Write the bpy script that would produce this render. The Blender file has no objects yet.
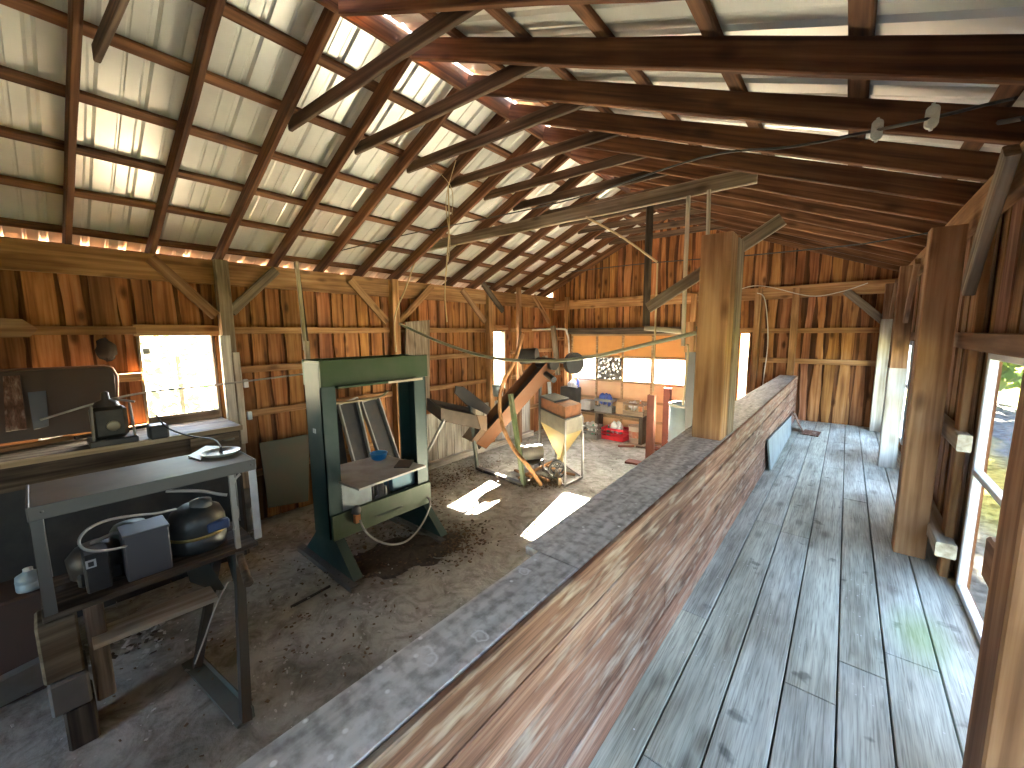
import bpy, math, random
from mathutils import Vector, Matrix
random.seed(7)
SC = bpy.context.scene
COL = SC.collection
def R(d): return math.radians(d)
def srgb(r, g, b):
    f = lambda c: (c/255/12.92) if c/255 <= .04045 else ((c/255+.055)/1.055)**2.4
    return (f(r), f(g), f(b), 1)

# ------------------------------------------------------------------ camera
YAW, PITCH, ROLL, FPX = R(39.84), R(7.26), R(-0.48), 400.0
fwd = Vector((-math.sin(YAW)*math.cos(PITCH), math.cos(YAW)*math.cos(PITCH), -math.sin(PITCH)))
rgt = Vector((math.cos(YAW), math.sin(YAW), 0)); upv = rgt.cross(fwd)
CAMR = rgt*math.cos(ROLL)+upv*math.sin(ROLL); CAMU = -rgt*math.sin(ROLL)+upv*math.cos(ROLL)
cam = bpy.data.cameras.new('camera'); camo = bpy.data.objects.new('camera', cam); COL.objects.link(camo)
camo.matrix_world = Matrix(((CAMR.x, CAMU.x, -fwd.x, 0), (CAMR.y, CAMU.y, -fwd.y, 0), (CAMR.z, CAMU.z, -fwd.z, 0), (0, 0, 0, 1)))
cam.sensor_width = 36; cam.lens = FPX/1024*36; cam.clip_start = .02; cam.clip_end = 300
SC.camera = camo
def P(px, py, x=None, y=None, z=None):
    """the point of the place seen at a spot of the photograph, on the plane x=, y= or z="""
    v = CAMR*(px-512)+(-CAMU)*(py-384)+fwd*FPX
    t = x/v.x if x is not None else y/v.y if y is not None else z/v.z
    return v*t

# ------------------------------------------------------------------ sky, sun, exposure
W = bpy.data.worlds.new('sky'); SC.world = W; W.use_nodes = True
nt = W.node_tree; bg = nt.nodes['Background']
sk = nt.nodes.new('ShaderNodeTexSky'); sk.sky_type = 'NISHITA'; sk.sun_disc = False
sk.sun_elevation = R(24); sk.sun_rotation = R(-16); sk.air_density = 1.0; sk.dust_density = 2.5
mixw = nt.nodes.new('ShaderNodeMixRGB'); mixw.inputs[0].default_value = .35
mixw.inputs[2].default_value = (1.0, 1.02, 1.05, 1)
nt.links.new(sk.outputs[0], mixw.inputs[1]); nt.links.new(mixw.outputs[0], bg.inputs[0]); bg.inputs[1].default_value = 2.0
sl = bpy.data.lights.new('sun', 'SUN'); sl.energy = 420; sl.angle = R(.6); sl.color = (1, .88, .70)
so = bpy.data.objects.new('sun', sl); COL.objects.link(so)
so.rotation_euler = Vector((.20, -1, -.37)).to_track_quat('-Z', 'Y').to_euler()
SC.view_settings.view_transform = 'Standard'; SC.view_settings.look = 'None'
SC.view_settings.gamma = 1; SC.view_settings.use_curve_mapping = False
SC.view_settings.exposure = 2.1
SC.cycles.max_bounces = 12; SC.cycles.diffuse_bounces = 8; SC.cycles.use_denoising = True
SC.cycles.sample_clamp_indirect = 30
SC.cycles.caustics_reflective = False; SC.cycles.caustics_refractive = False
def portal(cx, cy, cz, w, h, d):
    l = bpy.data.lights.new('window_portal', 'AREA'); l.shape = 'RECTANGLE'; l.size = w; l.size_y = h
    l.cycles.is_portal = True
    o = bpy.data.objects.new('window_portal', l); COL.objects.link(o); o.location = (cx, cy, cz)
    o.rotation_euler = Vector(d).to_track_quat('-Z', 'Y').to_euler()

# ------------------------------------------------------------------ materials
MATS = {}
def newmat(name):
    m = bpy.data.materials.new(name); m.use_nodes = True
    n = m.node_tree; b = n.nodes['Principled BSDF']; return m, n, b
def N(n, t, **k):
    o = n.nodes.new('ShaderNode'+t)
    for a, v in k.items(): setattr(o, a, v)
    return o
def coords(n, scale, jitter=True):
    tc = N(n, 'TexCoord'); mp = N(n, 'Mapping'); mp.inputs['Scale'].default_value = scale
    if jitter:
        oi = N(n, 'ObjectInfo'); mul = N(n, 'VectorMath', operation='SCALE'); cb = N(n, 'CombineXYZ')
        for i in range(3): n.links.new(oi.outputs['Random'], cb.inputs[i])
        n.links.new(cb.outputs[0], mul.inputs[0]); mul.inputs['Scale'].default_value = 37
        n.links.new(mul.outputs[0], mp.inputs['Location'])
    n.links.new(tc.outputs['Object'], mp.inputs['Vector']); return mp
def ramp(n, fac, stops):
    r = N(n, 'ValToRGB'); e = r.color_ramp.elements
    while len(e) < len(stops): e.new(.5)
    for i, (p, c) in enumerate(stops): e[i].position = p; e[i].color = c
    n.links.new(fac, r.inputs[0]); return r
def mul(n, a, b, fac=1.0, mode='MULTIPLY'):
    m = N(n, 'MixRGB', blend_type=mode)
    if isinstance(fac, float): m.inputs[0].default_value = fac
    else: n.links.new(fac, m.inputs[0])
    for i, v in ((1, a), (2, b)):
        if isinstance(v, tuple): m.inputs[i].default_value = v
        else: n.links.new(v, m.inputs[i])
    return m.outputs[0]
def wood(name, dark, mid, light, axis=0, rough=.75, tint=True, knots=.55, bump=.3, blotch=None, fine=0):
    key = (name, axis)
    if key in MATS: return MATS[key]
    m, n, b = newmat(name); s = [13, 13, 13]; s[axis] = .5
    mp = coords(n, s)
    nz = N(n, 'TexNoise'); nz.inputs['Scale'].default_value = 2.2; nz.inputs['Detail'].default_value = 7; nz.inputs['Distortion'].default_value = .3
    n.links.new(mp.outputs[0], nz.inputs['Vector'])
    rp = ramp(n, nz.outputs['Fac'], [(.3, dark), (.5, mid), (.7, light)]); c = rp.outputs[0]
    if fine:
        sf = [fine, fine, fine]; sf[axis] = fine*.035; mpf = coords(n, sf); nf = N(n, 'TexNoise'); nf.inputs['Scale'].default_value = 3; nf.inputs['Detail'].default_value = 6; nf.inputs['Distortion'].default_value = .6
        n.links.new(mpf.outputs[0], nf.inputs['Vector']); c = mul(n, c, ramp(n, nf.outputs['Fac'], [(.34, (.68, .67, .66, 1)), (.5, (1.05, 1.05, 1.05, 1)), (.66, (1.25, 1.25, 1.25, 1))]).outputs[0])
    # broad stains along the board
    s2 = [3, 3, 3]; s2[axis] = .9; mp2 = coords(n, s2); n2 = N(n, 'TexNoise'); n2.inputs['Scale'].default_value = 1.6; n2.inputs['Detail'].default_value = 4
    n.links.new(mp2.outputs[0], n2.inputs['Vector'])
    r2_ = ramp(n, n2.outputs['Fac'], [(.35, (.55, .5, .46, 1)), (.6, (1.1, 1.1, 1.1, 1))]); c = mul(n, c, r2_.outputs[0], .8)
    if knots:
        s3 = [6, 6, 6]; s3[axis] = 2.6; mp3 = coords(n, s3); v = N(n, 'TexVoronoi'); v.inputs['Scale'].default_value = 1
        n.links.new(mp3.outputs[0], v.inputs['Vector'])
        r3 = ramp(n, v.outputs['Distance'], [(.08, (.10, .055, .03, 1)), (.24, (1, 1, 1, 1))]); c = mul(n, c, r3.outputs[0], float(knots))
    if tint:
        at = N(n, 'Attribute'); at.attribute_name = 'tint'; c = mul(n, c, at.outputs['Color'])
        oi = N(n, 'ObjectInfo'); r4 = ramp(n, oi.outputs['Random'], [(0, (.78, .78, .78, 1)), (1, (1.12, 1.1, 1.08, 1))]); c = mul(n, c, r4.outputs[0])
    if blotch:
        s5 = [16, 16, 16]; s5[axis] = 2.6; mp5 = coords(n, s5); n5 = N(n, 'TexNoise'); n5.inputs['Scale'].default_value = 2; n5.inputs['Detail'].default_value = 8
        n.links.new(mp5.outputs[0], n5.inputs['Vector']); r5 = ramp(n, n5.outputs['Fac'], [(.52, (0, 0, 0, 1)), (.72, (.9, .9, .9, 1))])
        c = mul(n, c, blotch, r5.outputs[0], 'MIX')
    n.links.new(c, b.inputs['Base Color']); b.inputs['Roughness'].default_value = rough
    b.inputs['Specular IOR Level'].default_value = .25
    bp = N(n, 'Bump'); bp.inputs['Strength'].default_value = bump; bp.inputs['Distance'].default_value = .004
    n.links.new(nz.outputs['Fac'], bp.inputs['Height']); n.links.new(bp.outputs[0], b.inputs['Normal'])
    MATS[key] = m; return m
def C(r, g, b): return (r, g, b, 1)
def w_rafter(a=0): return wood('old brown rafter wood', C(.055, .022, .010), C(.15, .065, .028), C(.25, .12, .055), a)
def w_orange(a=2): return wood('orange pine boards', C(.21, .078, .024), C(.44, .185, .06), C(.56, .275, .11), a, knots=.75)
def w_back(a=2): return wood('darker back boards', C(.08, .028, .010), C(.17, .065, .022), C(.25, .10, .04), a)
def w_girt(a=0): return wood('tan framing wood', C(.22, .11, .045), C(.38, .20, .085), C(.50, .30, .15), a)
def w_grey(a=0): return wood('grey weathered framing', C(.13, .10, .07), C(.27, .21, .15), C(.40, .33, .25), a)
def w_tie(a=0): return wood('grey brown tie wood', C(.045, .030, .02), C(.12, .08, .052), C(.22, .155, .10), a)
def w_brown(a=0): return wood('mid brown timber', C(.16, .08, .04), C(.29, .16, .085), C(.40, .25, .15), a)
def w_post(a=0): return wood('orange tan post', C(.24, .12, .055), C(.40, .22, .11), C(.50, .31, .17), a, knots=.6)
def w_pale(a=0): return wood('pale dusty timber', C(.35, .30, .22), C(.52, .47, .38), C(.66, .61, .52), a, knots=.4)
def w_red(a=1): return wood('red stained planks', C(.13, .062, .04), C(.24, .13, .09), C(.38, .265, .20), a, rough=.65, knots=.6, blotch=(.40, .33, .27, 1), fine=45)
def w_deck(a=1): return wood('grey worn deck planks', C(.43, .465, .435), C(.555, .60, .555), C(.66, .71, .655), a, rough=.5, knots=.45, bump=.35, fine=50)
def w_dark(a=0): return wood('dark dirty timber', C(.03, .022, .016), C(.08, .06, .045), C(.15, .12, .09), a)
def w_white(a=0): return wood('whitewashed boards', C(.38, .36, .31), C(.56, .54, .48), C(.70, .68, .62), a, knots=.4)
def plain(name, col, rough=.5, metal=0, dirt=.5, scale=6, dirtcol=None, bump=0.1):
    if name in MATS: return MATS[name]
    m, n, b = newmat(name); mp = coords(n, (1, 1, 1)); nz = N(n, 'TexNoise'); nz.inputs['Scale'].default_value = scale; nz.inputs['Detail'].default_value = 8
    n.links.new(mp.outputs[0], nz.inputs['Vector'])
    d = dirtcol or (.10, .08, .06, 1)
    r = ramp(n, nz.outputs['Fac'], [(.42, (0, 0, 0, 1)), (.72, (dirt, dirt, dirt, 1))])
    c = mul(n, tuple(col), d, r.outputs[0], 'MIX'); n.links.new(c, b.inputs['Base Color'])
    b.inputs['Roughness'].default_value = rough; b.inputs['Metallic'].default_value = metal
    bp = N(n, 'Bump'); bp.inputs['Strength'].default_value = bump; bp.inputs['Distance'].default_value = .004
    n.links.new(nz.outputs['Fac'], bp.inputs['Height']); n.links.new(bp.outputs[0], b.inputs['Normal'])
    MATS[name] = m; return m
def sheet_metal():
    if 'roofm' in MATS: return MATS['roofm']
    m, n, b = newmat('galvanised roof sheet'); mp = coords(n, (1, 1, 1), False)
    nz = N(n, 'TexNoise'); nz.inputs['Scale'].default_value = 1.3; nz.inputs['Detail'].default_value = 5; n.links.new(mp.outputs[0], nz.inputs['Vector'])
    r = ramp(n, nz.outputs['Fac'], [(.3, C(.62, .61, .56)), (.7, C(.86, .84, .76))])
    n.links.new(r.outputs[0], b.inputs['Base Color']); b.inputs['Metallic'].default_value = .55; b.inputs['Roughness'].default_value = .36
    MATS['roofm'] = m; return m
def floor_mat():
    m, n, b = newmat('dusty concrete and dirt'); mp = coords(n, (1, 1, 1), False)
    a = N(n, 'TexNoise'); a.inputs['Scale'].default_value = 1.1; a.inputs['Detail'].default_value = 9; a.inputs['Roughness'].default_value = .62; n.links.new(mp.outputs[0], a.inputs['Vector'])
    c = ramp(n, a.outputs['Fac'], [(.32, C(.19, .18, .155)), (.48, C(.35, .345, .315)), (.66, C(.50, .50, .47))]).outputs[0]
    d = N(n, 'TexNoise'); d.inputs['Scale'].default_value = 14; d.inputs['Detail'].default_value = 6; n.links.new(mp.outputs[0], d.inputs['Vector'])
    s4 = N(n, 'TexNoise'); s4.inputs['Scale'].default_value = 4.2; s4.inputs['Detail'].default_value = 10; s4.inputs['Roughness'].default_value = .7; s4.inputs['Distortion'].default_value = 1.2; n.links.new(mp.outputs[0], s4.inputs['Vector'])
    c = mul(n, c, ramp(n, s4.outputs['Fac'], [(.36, C(.45, .43, .39)), (.55, C(1.05, 1.05, 1.05))]).outputs[0], .85)
    c = mul(n, c, ramp(n, d.outputs['Fac'], [(.34, C(.5, .47, .42)), (.5, C(1, 1, 1))]).outputs[0], .35)
    v = N(n, 'TexVoronoi'); v.inputs['Scale'].default_value = 17; n.links.new(mp.outputs[0], v.inputs['Vector'])
    g = N(n, 'TexNoise'); g.inputs['Scale'].default_value = 2.3; n.links.new(mp.outputs[0], g.inputs['Vector'])
    sp = ramp(n, v.outputs['Distance'], [(.07, C(1, 1, 1)), (.11, C(0, 0, 0))]); gg = ramp(n, g.outputs['Fac'], [(.5, C(0, 0, 0)), (.6, C(1, 1, 1))])
    f = mul(n, sp.outputs[0], gg.outputs[0]); c = mul(n, c, C(.62, .62, .6), f, 'MIX')
    n.links.new(c, b.inputs['Base Color']); b.inputs['Roughness'].default_value = .85
    bp = N(n, 'Bump'); bp.inputs['Strength'].default_value = .6; bp.inputs['Distance'].default_value = .02
    n.links.new(d.outputs['Fac'], bp.inputs['Height']); n.links.new(bp.outputs[0], b.inputs['Normal']); return m
def cap_mat():
    m, n, b = newmat('grey wall cap with droppings'); mp = coords(n, (9, .9, 9), False)
    a = N(n, 'TexNoise'); a.inputs['Scale'].default_value = 3; a.inputs['Detail'].default_value = 8; n.links.new(mp.outputs[0], a.inputs['Vector'])
    c = ramp(n, a.outputs['Fac'], [(.3, C(.36, .357, .35)), (.5, C(.56, .555, .54)), (.7, C(.68, .67, .66))]).outputs[0]
    m2 = coords(n, (1, 1, 1), False); e = N(n, 'TexNoise'); e.inputs['Scale'].default_value = 30; e.inputs['Detail'].default_value = 10; n.links.new(m2.outputs[0], e.inputs['Vector'])
    c = mul(n, c, ramp(n, e.outputs['Fac'], [(.36, C(.5, .48, .47)), (.56, C(1.05, 1.05, 1.05))]).outputs[0], .8)
    v = N(n, 'TexVoronoi'); v.inputs['Scale'].default_value = 22; n.links.new(m2.outputs[0], v.inputs['Vector'])
    sp = ramp(n, v.outputs['Distance'], [(.10, C(1, 1, 1)), (.17, C(0, 0, 0))]); g = N(n, 'TexNoise'); g.inputs['Scale'].default_value = 5; n.links.new(m2.outputs[0], g.inputs['Vector'])
    f = mul(n, sp.outputs[0], ramp(n, g.outputs['Fac'], [(.44, C(0, 0, 0)), (.52, C(1, 1, 1))]).outputs[0])
    c = mul(n, c, C(.85, .86, .86), f, 'MIX')
    v2 = N(n, 'TexVoronoi'); v2.inputs['Scale'].default_value = 8; v2.inputs['Randomness'].default_value = 1; wn = N(n, 'MixRGB', blend_type='ADD'); wn.inputs[0].default_value = .035
    n.links.new(m2.outputs[0], wn.inputs[1]); n.links.new(e.outputs['Color'], wn.inputs[2]); n.links.new(wn.outputs[0], v2.inputs['Vector'])
    g2 = N(n, 'TexNoise'); g2.inputs['Scale'].default_value = 3.3; n.links.new(m2.outputs[0], g2.inputs['Vector'])
    ring = ramp(n, v2.outputs['Distance'], [(.05, C(.5, .5, .5)), (.10, C(.15, .15, .15)), (.15, C(1, 1, 1)), (.19, C(0, 0, 0))])
    f = mul(n, ring.outputs[0], ramp(n, g2.outputs['Fac'], [(.42, C(0, 0, 0)), (.5, C(.9, .9, .9))]).outputs[0])
    c = mul(n, c, C(.78, .79, .8), f, 'MIX')
    n.links.new(c, b.inputs['Base Color']); b.inputs['Roughness'].default_value = .6; return m
def deck_mat():
    m = w_deck(1); n = m.node_tree; b = n.nodes['Principled BSDF']
    src = b.inputs['Base Color'].links[0].from_socket
    mp = coords(n, (1, 1, 1), False); v = N(n, 'TexNoise'); v.inputs['Scale'].default_value = 7; v.inputs['Detail'].default_value = 3; n.links.new(mp.outputs[0], v.inputs['Vector'])
    c = mul(n, src, ramp(n, v.outputs['Fac'], [(.27, C(.35, .36, .36)), (.34, C(1, 1, 1))]).outputs[0], .8)
    vv = N(n, 'TexVoronoi'); vv.inputs['Scale'].default_value = 30; n.links.new(mp.outputs[0], vv.inputs['Vector'])
    g = N(n, 'TexNoise'); g.inputs['Scale'].default_value = 4; n.links.new(mp.outputs[0], g.inputs['Vector'])
    f = mul(n, ramp(n, vv.outputs['Distance'], [(.08, C(1, 1, 1)), (.14, C(0, 0, 0))]).outputs[0], ramp(n, g.outputs['Fac'], [(.54, C(0, 0, 0)), (.6, C(1, 1, 1))]).outputs[0])
    c = mul(n, c, C(.68, .7, .7), f, 'MIX')
    # green algae patch by the right wall, under the window
    tc = N(n, 'TexCoord'); sub = N(n, 'VectorMath', operation='DISTANCE'); sc = N(n, 'Mapping'); sc.inputs['Scale'].default_value = (1, .45, 0)
    n.links.new(tc.outputs['Object'], sc.inputs['Vector']); n.links.new(sc.outputs[0], sub.inputs[0]); sub.inputs[1].default_value = (.40, 2.75*.45, 0)
    f = ramp(n, sub.outputs['Value'], [(.03, C(.55, .55, .55)), (.16, C(0, 0, 0))]); c = mul(n, c, C(.22, .36, .10), f.outputs[0], 'MIX')
    n.links.new(c, b.inputs['Base Color']); return m
def ground_mat():
    m, n, b = newmat('gravel drive and dry grass'); tc = N(n, 'TexCoord')
    nz = N(n, 'TexNoise'); nz.inputs['Scale'].default_value = .5; nz.inputs['Detail'].default_value = 8; n.links.new(tc.outputs['Object'], nz.inputs['Vector'])
    sx = N(n, 'SeparateXYZ'); n.links.new(tc.outputs['Object'], sx.inputs[0])
    ad = N(n, 'Math'); ad.operation = 'MULTIPLY_ADD'; ad.inputs[1].default_value = 1.5; n.links.new(nz.outputs['Fac'], ad.inputs[0]); n.links.new(sx.outputs[0], ad.inputs[2])
    mr = N(n, 'MapRange'); mr.inputs[1].default_value = 0; mr.inputs[2].default_value = 20; n.links.new(ad.outputs[0], mr.inputs[0])
    r = ramp(n, mr.outputs[0], [(.0, C(.12, .11, .095)), (.10, C(.14, .13, .11)), (.125, C(.15, .14, .045)), (.16, C(.16, .15, .05)), (.19, C(.07, .08, .09)), (.25, C(.15, .145, .13)), (.31, C(.15, .15, .04)), (1, C(.04, .045, .013))])
    d = N(n, 'TexNoise'); d.inputs['Scale'].default_value = 9; d.inputs['Detail'].default_value = 8; n.links.new(tc.outputs['Object'], d.inputs['Vector'])
    c = mul(n, r.outputs[0], ramp(n, d.outputs['Fac'], [(.35, C(.45, .45, .45)), (.6, C(1.2, 1.2, 1.2))]).outputs[0])
    n.links.new(c, b.inputs['Base Color']); b.inputs['Roughness'].default_value = 1; b.inputs['Specular IOR Level'].default_value = 0; return m
def glass_mat(name='glass', tr=.93):
    if name in MATS: return MATS[name]
    m, n, b = newmat('window '+name); out = n.nodes['Material Output']
    t = N(n, 'BsdfTransparent'); t.inputs[0].default_value = (tr, tr*1.02, tr*1.02, 1); g = N(n, 'BsdfGlossy'); g.inputs['Roughness'].default_value = .05
    mx = N(n, 'MixShader'); mx.inputs[0].default_value = .06
    n.links.new(t.outputs[0], mx.inputs[1]); n.links.new(g.outputs[0], mx.inputs[2]); n.links.new(mx.outputs[0], out.inputs[0]); MATS[name] = m; return m
def frost_mat():
    m, n, b = newmat('speckled frosted pane'); out = n.nodes['Material Output']
    mp = coords(n, (1, 1, 1), False); v = N(n, 'TexNoise'); v.inputs['Scale'].default_value = 26; v.inputs['Detail'].default_value = 5; n.links.new(mp.outputs[0], v.inputs['Vector'])
    r = ramp(n, v.outputs['Fac'], [(.54, C(1, 1, 1)), (.58, C(0, 0, 0))])
    t = N(n, 'BsdfTranslucent'); t.inputs[0].default_value = (.10, .10, .095, 1); d = N(n, 'BsdfDiffuse'); d.inputs[0].default_value = (.10, .09, .08, 1)
    mx = N(n, 'MixShader'); n.links.new(r.outputs[0], mx.inputs[0]); n.links.new(t.outputs[0], mx.inputs[1]); n.links.new(d.outputs[0], mx.inputs[2]); n.links.new(mx.outputs[0], out.inputs[0]); return m
def foliage_mat():
    m, n, b = newmat('leaves'); b.inputs['Base Color'].default_value = (.13, .19, .07, 1); b.inputs['Roughness'].default_value = .8; return m

# ------------------------------------------------------------------ mesh helpers
class MB:
    def __init__(s): s.v = []; s.f = []; s.t = []; s.m = []; s.sm = []
    def add(s, vs, fs, tint=1, mi=0, smooth=False):
        o = len(s.v); s.v += [tuple(v) for v in vs]
        for f in fs: s.f.append([i+o for i in f]); s.t.append(tint); s.m.append(mi); s.sm.append(smooth)
        return s
    def hexa(s, p, tint=1, mi=0):
        return s.add(p, [(0, 3, 2, 1), (4, 5, 6, 7), (0, 1, 5, 4), (1, 2, 6, 5), (2, 3, 7, 6), (3, 0, 4, 7)], tint, mi)
    def box(s, x0, x1, y0, y1, z0, z1, tint=1, mi=0):
        x0, x1 = sorted((x0, x1)); y0, y1 = sorted((y0, y1)); z0, z1 = sorted((z0, z1))
        return s.hexa([(x0, y0, z0), (x1, y0, z0), (x1, y1, z0), (x0, y1, z0), (x0, y0, z1), (x1, y0, z1), (x1, y1, z1), (x0, y1, z1)], tint, mi)
    def cbox(s, x0, x1, y0, y1, z0, z1, c=.006, tint=1, mi=0):
        """box with chamfered edges"""
        x0, x1 = sorted((x0, x1)); y0, y1 = sorted((y0, y1)); z0, z1 = sorted((z0, z1))
        c = min(c, (x1-x0)*.45, (y1-y0)*.45, (z1-z0)*.45)
        vs = []
        for sx in (0, 1):
            for sy in (0, 1):
                for sz in (0, 1):
                    X, Y, Z = (x0, x1)[sx], (y0, y1)[sy], (z0, z1)[sz]; dx, dy, dz = (c, -c)[sx], (c, -c)[sy], (c, -c)[sz]
                    vs += [(X, Y+dy, Z+dz), (X+dx, Y, Z+dz), (X+dx, Y+dy, Z)]
        i = lambda a, b, d, k: (a*4+b*2+d)*3+k
        fs = []
        for a in (0, 1): fs.append([i(a, 0, 0, 0), i(a, 1, 0, 0), i(a, 1, 1, 0), i(a, 0, 1, 0)])
        for b in (0, 1): fs.append([i(0, b, 0, 1), i(1, b, 0, 1), i(1, b, 1, 1), i(0, b, 1, 1)])
        for d in (0, 1): fs.append([i(0, 0, d, 2), i(1, 0, d, 2), i(1, 1, d, 2), i(0, 1, d, 2)])
        for a in (0, 1):
            for b in (0, 1): fs.append([i(a, b, 0, 0), i(a, b, 1, 0), i(a, b, 1, 1), i(a, b, 0, 1)])
            for d in (0, 1): fs.append([i(a, 0, d, 0), i(a, 1, d, 0), i(a, 1, d, 2), i(a, 0, d, 2)])
        for b in (0, 1):
            for d in (0, 1): fs.append([i(0, b, d, 1), i(1, b, d, 1), i(1, b, d, 2), i(0, b, d, 2)])
        for a in (0, 1):
            for b in (0, 1):
                for d in (0, 1): fs.append([i(a, b, d, 0), i(a, b, d, 1), i(a, b, d, 2)])
        return s.add(vs, fs, tint, mi)
    def bar(s, p0, p1, w, h, up=(0, 0, 1), tint=1, mi=0):
        """square bar from p0 to p1 : w sideways, h along up"""
        p0, p1 = Vector(p0), Vector(p1); d = (p1-p0).normalized(); u = Vector(up); sd = d.cross(u)
        if sd.length < 1e-4: sd = d.cross(Vector((1, 0, 0)))
        sd.normalize(); u = sd.cross(d).normalized(); a = sd*w/2; b = u*h/2
        return s.hexa([p0-a-b, p0+a-b, p1+a-b, p1-a-b, p0-a+b, p0+a+b, p1+a+b, p1-a+b], tint, mi)
    def tube(s, pts, r, n=8, tint=1, mi=0, cap=True):
        pts = [Vector(p) for p in pts]; rs = r if isinstance(r, (list, tuple)) else [r]*len(pts); vs = []; prev = None
        for i, p in enumerate(pts):
            d = (pts[min(i+1, len(pts)-1)]-pts[max(i-1, 0)]).normalized()
            a = prev-d*prev.dot(d) if prev is not None else d.cross(Vector((0, 0, 1)) if abs(d.z) < .9 else Vector((1, 0, 0)))
            a.normalize(); prev = a; b = d.cross(a)
            vs += [p+(a*math.cos(2*math.pi*k/n)+b*math.sin(2*math.pi*k/n))*rs[i] for k in range(n)]
        fs = [(i*n+k, i*n+(k+1) % n, (i+1)*n+(k+1) % n, (i+1)*n+k) for i in range(len(pts)-1) for k in range(n)]
        s.add(vs, fs, tint, mi, True)
        if cap:
            s.add(vs[:n], [tuple(range(n))], tint, mi); s.add(vs[-n:], [tuple(range(n))], tint, mi)
        return s
    def lathe(s, c, prof, n=24, axis=(0, 0, 1), tint=1, mi=0):
        """prof: list of (radius, height along axis) from c"""
        c = Vector(c); ax = Vector(axis).normalized(); a = ax.orthogonal().normalized(); b = ax.cross(a); vs = []
        for r, h in prof: vs += [c+ax*h+(a*math.cos(2*math.pi*k/n)+b*math.sin(2*math.pi*k/n))*max(r, 1e-4) for k in range(n)]
        fs = [(i*n+k, i*n+(k+1) % n, (i+1)*n+(k+1) % n, (i+1)*n+k) for i in range(len(prof)-1) for k in range(n)]
        return s.add(vs, fs, tint, mi, True)
    def prism(s, poly, d, tint=1, mi=0):
        """polygon (list of points) extruded by vector d"""
        p = [Vector(v) for v in poly]; q = [v+Vector(d) for v in p]; n = len(p)
        return s.add(p+q, [tuple(range(n)), tuple(range(n, 2*n))[::-1]]+[(i, (i+1) % n, n+(i+1) % n, n+i) for i in range(n)], tint, mi)
    def blob(s, c, rx, ry, rz, n=10, rough=.15, tint=1, mi=0):
        c = Vector(c); vs = []; m = n//2+1
        for i in range(m+1):
            th = math.pi*i/m
            for k in range(n):
                ph = 2*math.pi*k/n; q = 1+random.uniform(-rough, rough)
                vs.append(c+Vector((rx*math.sin(th)*math.cos(ph), ry*math.sin(th)*math.sin(ph), rz*math.cos(th)))*q)
        fs = [(i*n+k, i*n+(k+1) % n, (i+1)*n+(k+1) % n, (i+1)*n+k) for i in range(m) for k in range(n)]
        return s.add(vs, fs, tint, mi, True)
    def build(s, name, mats, parent=None, origin=None):
        if not isinstance(mats, (list, tuple)): mats = [mats]
        me = bpy.data.meshes.new(name)
        if parent is not None:
            root = parent
            while root.parent: root = root.parent
            o0 = root.location.copy()
        elif origin is not None: o0 = Vector(origin)
        else:
            xs, ys, zs = zip(*s.v); o0 = Vector(((min(xs)+max(xs))/2, (min(ys)+max(ys))/2, min(zs)))
        me.from_pydata([(v[0]-o0.x, v[1]-o0.y, v[2]-o0.z) for v in s.v], [], s.f)
        for m in mats: me.materials.append(m)
        me.polygons.foreach_set('material_index', s.m); me.polygons.foreach_set('use_smooth', s.sm)
        import bmesh
        bm = bmesh.new(); bm.from_mesh(me); bmesh.ops.recalc_face_normals(bm, faces=bm.faces); bm.to_mesh(me); bm.free()
        at = me.attributes.new('tint', 'FLOAT_COLOR', 'FACE'); buf = []
        for t in s.t: buf += [t, t, t, 1] if not isinstance(t, tuple) else [*t, 1]
        at.data.foreach_set('color', buf)
        o = bpy.data.objects.new(name, me); COL.objects.link(o)
        if parent is not None: o.parent = parent
        else: o.location = o0
        return o
def tag(o, label, cat, group=None, kind=None):
    o['label'] = label; o['category'] = cat
    if group: o['group'] = group
    if kind: o['kind'] = kind
    return o
def struct(o, label=None):
    o['kind'] = 'structure'
    if label: o['label'] = label
    return o
def thing(name, label, cat, loc, group=None):
    o = bpy.data.objects.new(name, None); o.empty_display_size = .1; COL.objects.link(o); o.location = loc
    return tag(o, label, cat, group)
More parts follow.
